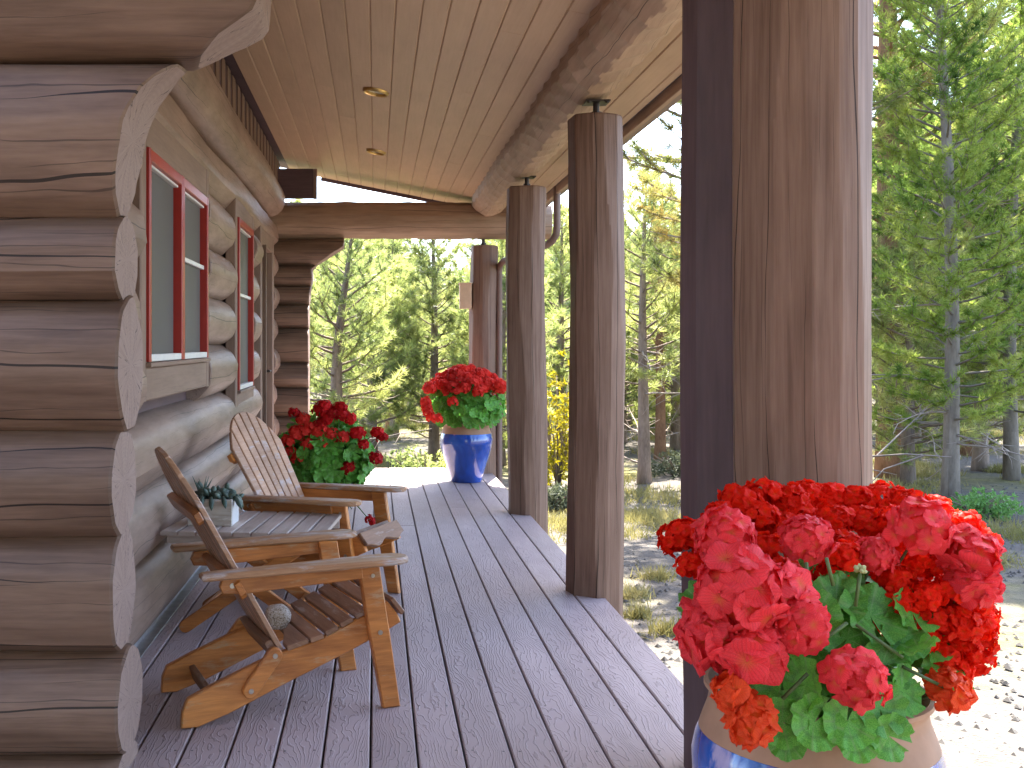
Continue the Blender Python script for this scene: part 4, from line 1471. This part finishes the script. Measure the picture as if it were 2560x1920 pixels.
def tufts(P, A, nper, L, w, seed, spread=.9):
    """needle tufts: points P, axes A -> thin triangles"""
    r = np.random.default_rng(seed)
    n = len(P)
    P = np.repeat(P, nper, 0); A = np.repeat(A, nper, 0)
    D = A*.35 + r.normal(size=P.shape)*spread*.6
    D /= np.linalg.norm(D, axis=1, keepdims=True)+1e-9
    Sx = np.cross(D, r.normal(size=P.shape)); Sx /= np.linalg.norm(Sx, axis=1, keepdims=True)+1e-9
    ln = (L*r.uniform(.6, 1.25, len(P)))[:, None]
    P = P + r.normal(size=P.shape)*L*.12
    a = P - Sx*w*.5; b = P + Sx*w*.5; c = P + D*ln
    V = np.stack([a, b, c], 1).reshape(-1, 3)
    F = np.arange(len(V)).reshape(-1, 3)
    return V, F


def pine(seed, H, cb, spread, nbr, tuft_step, nper, L, w, mat, bark, r0, style='pine', dead=0, lean=0.0, wob=.05):
    r = random.Random(seed)
    tr, br, dd = MB(), MB(), MB()
    p1, p2 = r.uniform(0, 6), r.uniform(0, 6)

    def tp(t):
        return Vector((lean*t*H + wob*H*.3*math.sin(p1+t*4)*t, wob*H*.3*math.sin(p2+t*3.3)*t, t*H))
    n = 14
    tr.tube([tp(i/n) - Vector((0, 0, .15 if i == 0 else 0)) for i in range(n+1)], [max(.008, r0*(1.25 if i == 0 else 1)*(1-i/n)**.75) for i in range(n+1)], 9)
    P, A = [], []
    for i in range(nbr):
        t = (i+.5)/nbr
        z = cb + (1-cb)*t**.95
        if style == 'fir': pl = (1-t)**.85*(.9 if t > .06 else .6)
        elif style == 'open': pl = (.55+.45*math.sin(min(1, t*1.6)*math.pi*.5))*(1-t**3)*r.uniform(.55, 1.1)
        else: pl = (1-t)**.6*(.6+.4*min(1, t*3))*r.uniform(.7, 1.08)
        bl = max(.12, spread*pl)
        a = i*2.39996+r.uniform(-.4, .4)
        o = tp(z)
        el = (-.30 if style == 'fir' else -.02)+.75*t + r.uniform(-.2, .2)
        d = Vector((math.cos(a)*math.cos(el), math.sin(a)*math.cos(el), math.sin(el)))
        pts = [o]
        ns = 5
        for s in range(ns):
            d = (d + Vector((r.uniform(-.16, .16), r.uniform(-.16, .16), (.10 if style != 'fir' else .06)+r.uniform(-.1, .1)))).normalized()
            pts.append(pts[-1]+d*bl/ns)
        rb = max(.006, r0*.32*(bl/spread)*(1-z*.5))
        br.tube(pts, [rb*(1-.8*k/ns) for k in range(ns+1)], 4, caps=False)
        tw = [(pts, .35)]
        nt = max(2, int(bl/ .26))
        for q in range(nt):
            f = .3+.68*(q+r.random()*.6)/nt
            j = min(ns-1, int(f*ns)); c = pts[j].lerp(pts[j+1], f*ns-j)
            sd = (pts[j+1]-pts[j]).normalized()
            lat = sd.cross(Vector((0, 0, 1)))
            if lat.length < .1: lat = Vector((1, 0, 0))
            lat.normalize()
            td = (sd*.7+lat*(1 if q % 2 else -1)*r.uniform(.4, .9)+Vector((0, 0, r.uniform(-.1, .45)))).normalized()
            tl = bl*(.45-.2*f)*r.uniform(.7, 1.2)+.06
            q2 = [c, c+td*tl*.5, c+td*tl+Vector((0, 0, .06*tl))]
            br.tube(q2, [rb*.4, rb*.3, .003], 3, caps=False)
            tw.append((q2, .1))
        for pl_, f0 in tw:
            tot = sum((pl_[k+1]-pl_[k]).length for k in range(len(pl_)-1))
            m = max(1, int(tot*(1-f0)/tuft_step))
            for k in range(m):
                f = f0+(1-f0)*(k+r.random())/m
                x = f*(len(pl_)-1); j = min(len(pl_)-2, int(x))
                c = pl_[j].lerp(pl_[j+1], x-j)
                P.append(c); A.append((pl_[j+1]-pl_[j]).normalized()+Vector((0, 0, .25)))
    for i in range(dead):
        z = r.uniform(.04, cb+.18)
        a = r.uniform(0, 6.28); o = tp(z); bl = spread*r.uniform(.5, 1.25)
        d = Vector((math.cos(a), math.sin(a), r.uniform(-.25, .2))); pts = [o]
        for s in range(6):
            d = (d+Vector((r.uniform(-.25, .25), r.uniform(-.25, .25), r.uniform(-.18, .2)))).normalized()
            pts.append(pts[-1]+d*bl/6)
        dd.tube(pts, [r0*.16*(1-.85*k/6) for k in range(7)], 4, caps=False)
        for q in range(9):
            j = r.randint(1, 5); c = pts[j].lerp(pts[j+1] if j < 6 else pts[j], r.random())
            td = Vector((r.uniform(-1, 1), r.uniform(-1, 1), r.uniform(-.5, .5))).normalized()
            e = c+td*bl*.16; e2 = e+(td+Vector((r.uniform(-.6, .6), r.uniform(-.6, .6), r.uniform(-.4, .4)))).normalized()*bl*.14
            dd.tube([c, e, e2], [r0*.07, r0*.05, .002], 3, caps=False)
    P = np.array([tuple(p) for p in P]); A = np.array([tuple(p) for p in A])
    V, F = tufts(P, A, nper, L, w, seed)
    out = [('trunk', tr.mesh('trunk', bark, 180)), ('branches', br.mesh('branches', bark, 180)), ('crown', np_mesh('crown', V, F, mat))]
    if dead: out.append(('dead_branches', dd.mesh('dead_branches', M['dead'], 180)))
    return out


def plant_tree(parts, x, y, rz, sc, label, group='pines round the porch', name='pine_tree', z=None):
    t = empty(name, (x, y, (ground_z(x, y) if z is None else z)))
    t.rotation_euler.z = rz
    t.scale = (sc,)*3
    tag(t, label, 'tree', group)
    for nm, me in parts:
        o = link(nm, me, t)
        if nm == 'dead_branches': o['kind'] = 'stuff'
    return t


def tx(px, Y): return (px-940)*Y/FPX


T_bushy = pine(1, 3.9, .20, 1.45, 74, .12, 46, .125, .0075, M['needle'], M['bark'], .125, 'open', dead=9, wob=.16)
T_fluffy = pine(2, 3.8, .06, 1.5, 90, .11, 42, .125, .0085, M['needle'], M['bark'], .09, 'pine', dead=3)
T_fir = pine(3, 5.0, .10, 1.25, 90, .06, 13, .09, .010, M['needle_blue'], M['bark'], .085, 'fir')
T_slim = pine(4, 3.9, .30, 1.2, 60, .12, 46, .125, .0075, M['needle'], M['bark'], .085, 'open', dead=8, wob=.05)
T_gold = pine(5, 8.5, .26, 2.0, 95, .13, 50, .15, .0075, M['needle_gold'], M['bark'], .15, 'open', dead=3)
T_fresh = pine(6, 8.0, .10, 1.5, 185, .085, 36, .10, .0085, M['needle_fresh'], M['bark_pale'], .085, 'pine', dead=6, wob=.06)
T_tall = pine(7, 11.0, .16, 2.0, 150, .14, 44, .15, .009, M['needle_fresh'], M['bark_red'], .2, 'open', dead=10)
T_red = pine(8, 7.0, .28, 1.5, 80, .13, 42, .14, .0085, M['needle'], M['bark_red'], .14, 'open', dead=6)

named = [
    (T_bushy, 850, 14.0, 3.14, .88, 'gnarled pine with a twisted trunk and dead lower limbs beyond the deck end'),
    (T_fluffy, 1085, 16.5, .6, 1.0, 'pale fluffy pine behind the far blue pot'),
    (T_fluffy, 985, 19.5, 2.6, 1.0, 'rounded pine behind the gnarled pine, left of the farthest post'),
    (T_fir, 1083, 26, 1.0, .98, 'slender dark fir rising behind the pale pine left of the farthest post'),
    (T_slim, 1611, 13.6, 1.1, 1.0, 'slim pine with a bare grey trunk between the near post and the next'),
    (T_red, 1650, 16.5, .4, .62, 'red barked pine just right of the slim grey one'),
    (T_gold, 1830, 11.6, 2.2, 1.0, 'pine with golden needles whose boughs reach out left of the massive post'),
    (T_fluffy, 1400, 17.5, 4.1, 1.02, 'pine seen between the two middle posts'),
    (T_fir, 1395, 30, .3, 1.0, 'dark fir tip against the sky between the two middle posts'),
    (T_tall, 2232, 14.0, .8, 1.0, 'tall red barked pine at the right of the massive post'),
    (T_fresh, 2375, 11.4, 2.4, 1.0, 'pale trunked green pine at the far right, nearest of the trees there'),
    (T_tall, 2425, 17.0, 3.8, 1.05, 'tall pine behind the pale trunked one at the far right'),
    (T_fresh, 2530, 13.5, 5.0, 1.05, 'green pine at the right edge of the view'),
    (T_fluffy, 1250, 15.5, 5.2, .92, 'low pine close behind the farthest post'),
    (T_slim, 730, 17, 3.0, 1.0, 'pine half hidden by the far log wall'),
    (T_fluffy, 930, 16.0, 1.9, .95, 'bushy pine between the gnarled pine and the pale fluffy one'),
    (T_fluffy, 1690, 18.0, 3.3, 1.08, 'bushy pine peeping out left of the massive post'),
    (T_fluffy, 1555, 19.0, .2, 1.0, 'bushy pine peeping out right of the second nearest post'),
    (T_fresh, 2290, 16.0, 1.2, .8, 'green pine between the red barked trunk and the pale trunk'),
    (T_fluffy, 2270, 13.0, 4.4, .95, 'low bushy pine right beside the massive post, by the red trunk'),
    (T_fluffy, 2450, 14.5, 0.7, 1.15, 'bushy pine behind and right of the pale trunk'),
    (T_fluffy, 2220, 21.0, 5.0, 1.5, 'pale bushy pine deep behind the red barked trunk'),
    (T_fluffy, 2330, 19.0, 2.2, 1.4, 'broad bushy pine low between the trunks at the far right'),
]
for (tpl, px, Y, rz, sc, lab) in named:
    plant_tree(tpl, tx(px, Y), Y, rz, sc, lab)

# the wood further back
rt = random.Random(21)
far_tpl = [(T_fluffy, 3.8), (T_fir, 5.0), (T_slim, 3.9), (T_red, 7.0), (T_fluffy, 3.8), (T_gold, 8.5), (T_tall, 11.0)]
count = 0
for Y in (20, 23, 26, 30, 34, 39, 45, 52, 60):
    a = -.16
    while a < .66:
        aa = a + rt.uniform(-.012, .012)
        el = .085 + .03*math.sin(aa*40+Y) if aa < .30 else min(.13 + .7*max(0, aa-.34), .24 if Y < 40 else .3)
        tot = (el*rt.uniform(.72, 1.08)*Y + CAM_H - ground_z(aa*Y, Y))
        tpl, H = rt.choice(far_tpl[:5] if aa < .34 else far_tpl)
        plant_tree(tpl, aa*Y, Y+rt.uniform(-1.2, 1.2), rt.uniform(0, 6.28), tot/H, 'sunlit conifer in the dense wood behind the nearer pines', 'conifers in the wood behind')
        count += 1
        a += (1.35 if aa < .34 else 3.4)*rt.uniform(.75, 1.2)/Y

# the same wood goes on to the left of the house and behind the viewer
for (x, y, k) in ((-7, 1, 3), (-9, -3, 1), (-6.5, -6, 2), (-11, 3, 0), (-4, -9, 3), (-1, -10, 1), (2.5, -9.5, 2), (5.5, -7.5, 3), (8.5, -5, 1), (-8, -9, 0), (1, -13, 3), (-3, -13, 2), (6, -11.5, 0), (10, -9, 3), (11.5, -1, 2), (-13, -2, 3), (-10.5, -6, 1)):
    tpl, H = ((T_red, 7.0), (T_tall, 11.0), (T_gold, 8.5), (T_fresh, 8.0))[k]
    plant_tree(tpl, x, y, x*1.7+y, 1.0 if k else 1.3, 'conifer of the wood behind the viewer', 'conifers behind the viewer')

# yellow shrub, low bushes


def shrub(name, label, x, y, r, h, n, leaf, mat, seed, group=None):
    rr = np.random.default_rng(seed)
    z0 = ground_z(x, y)
    d = rr.normal(size=(n, 3)); d /= np.linalg.norm(d, axis=1, keepdims=True)
    d[:, 2] = np.abs(d[:, 2])
    P = d*np.array([r, r, h])*rr.uniform(.35, 1, (n, 1))
    P[:, :2] += .25*r*np.sin(P[:, [2, 2]]*9+np.array([0, 2]))
    s = empty(name, (x, y, z0))
    tag(s, label, 'shrub', group)
    V, F = tufts(P, d, 5, leaf, leaf*.45, seed+1, 1.2)
    link('foliage', np_mesh('foliage', V, F, mat), s)
    st = MB(); q = random.Random(seed)
    for k in range(9):
        a = q.uniform(0, 6.28); e = Vector((math.cos(a)*r*.7, math.sin(a)*r*.7, h*q.uniform(.5, .9)))
        st.tube([(0, 0, -.05), e*.5+Vector((0, 0, .1*h)), e], [.014, .009, .003], 5)
    st.build('stems', M['bark'], s, smooth=180)
    return s


shrub('aspen_shrub', 'bright yellow aspen sapling between the two middle posts', tx(1395, 13.2), 13.2, .42, 1.75, 420, .07, M['yellow_leaf'], 31)
shrub('sage_bush', 'low grey green bush on the gravel between the middle posts', tx(1385, 11.6), 11.6, .35, .28, 500, .05, M['bush'], 32)
shrub('sage_bush', 'low bush at the foot of the slim grey pine', tx(1690, 14.2), 14.2, .5, .35, 500, .05, M['bush'], 33)
shrub('sage_bush', 'small dark bush below the pale trunk at the far right', tx(2440, 10.6), 10.6, .4, .3, 400, .05, M['gleaf'], 34)
shrub('sage_bush', 'light green bush at the far end beyond the deck', tx(1060, 13.0), 13.0, .6, .55, 800, .06, M['needle'], 35)

# dry grass and pebbles
rr = np.random.default_rng(4)
P, A = [], []
clumps = [(tx(px, Y), Y, s) for px, Y, s in ((1580, 7.4, .10), (1640, 8.0, .10), (1600, 6.8, .06), (1660, 6.4, .08), (1690, 10.3, .30), (1610, 10.8, .35), (1560, 10.0, .2), (1400, 10.6, .3), (1440, 10.2, .25), (1380, 12.2, .3), (1660, 12.0, .5), (1590, 12.6, .5), (2250, 12.2, .4), (2330, 9.6, .3), (2200, 10.6, .4), (1000, 12.6, .5), (900, 12.2, .5), (1120, 12.0, .4), (2450, 8.5, .3), (2300, 7.4, .2))]
for q in range(170):
    a_, y_ = rr.uniform(-.15, .65), rr.uniform(9.5, 30)
    clumps.append((a_*y_, y_, rr.uniform(.15, .5)))
for (cx, cy, s) in clumps:
    n = int(60+300*s)
    for k in range(n):
        x, y = cx+rr.normal()*s*.6, cy+rr.normal()*s*.5
        if x < DECK_EDGE+.1 and y < DECK_END+.2: continue
        P.append((x, y, ground_z(x, y)-.01)); A.append((0, 0, 2.2))
V, F = tufts(np.array(P), np.array(A), 3, .12, .010, 9, .8)
V[:, 2] = np.maximum(V[:, 2], GZ-.1)
gr = link('dry_grass', np_mesh('dry_grass', V, F, M['dry_grass']))
tag(gr, 'patches of dry yellow grass on the gravel', 'grass', kind='stuff')
pv = MB()
rnd = random.Random(40)
for k in range(2600):
    Y = rnd.uniform(4.2, 13); a = rnd.uniform(.19, .62)
    x = a*Y
    if x < DECK_EDGE+.15: continue
    s = rnd.uniform(.008, .03)
    c = Vector((x, Y, ground_z(x, Y)+s*.2)); o = len(pv.v)
    for d in ((1, 0, 0), (0, 1, 0), (-1, 0, 0), (0, -1, 0), (0, 0, .7), (0, 0, -.7)):
        pv.v.append(c+Vector(d)*s*rnd.uniform(.6, 1.2))
    for f in ((0, 1, 4), (1, 2, 4), (2, 3, 4), (3, 0, 4)): pv.face([o+i for i in f], ((0, 0),)*3)
pb_ = pv.build('pebbles', plain('pebble_grey', (0.10, 0.09, 0.08), 0.9, spec=0.2, var=.5, scale=8), smooth=0)
tag(pb_, 'scattered pebbles on the gravel yard', 'gravel', kind='stuff')
print('far trees', count)
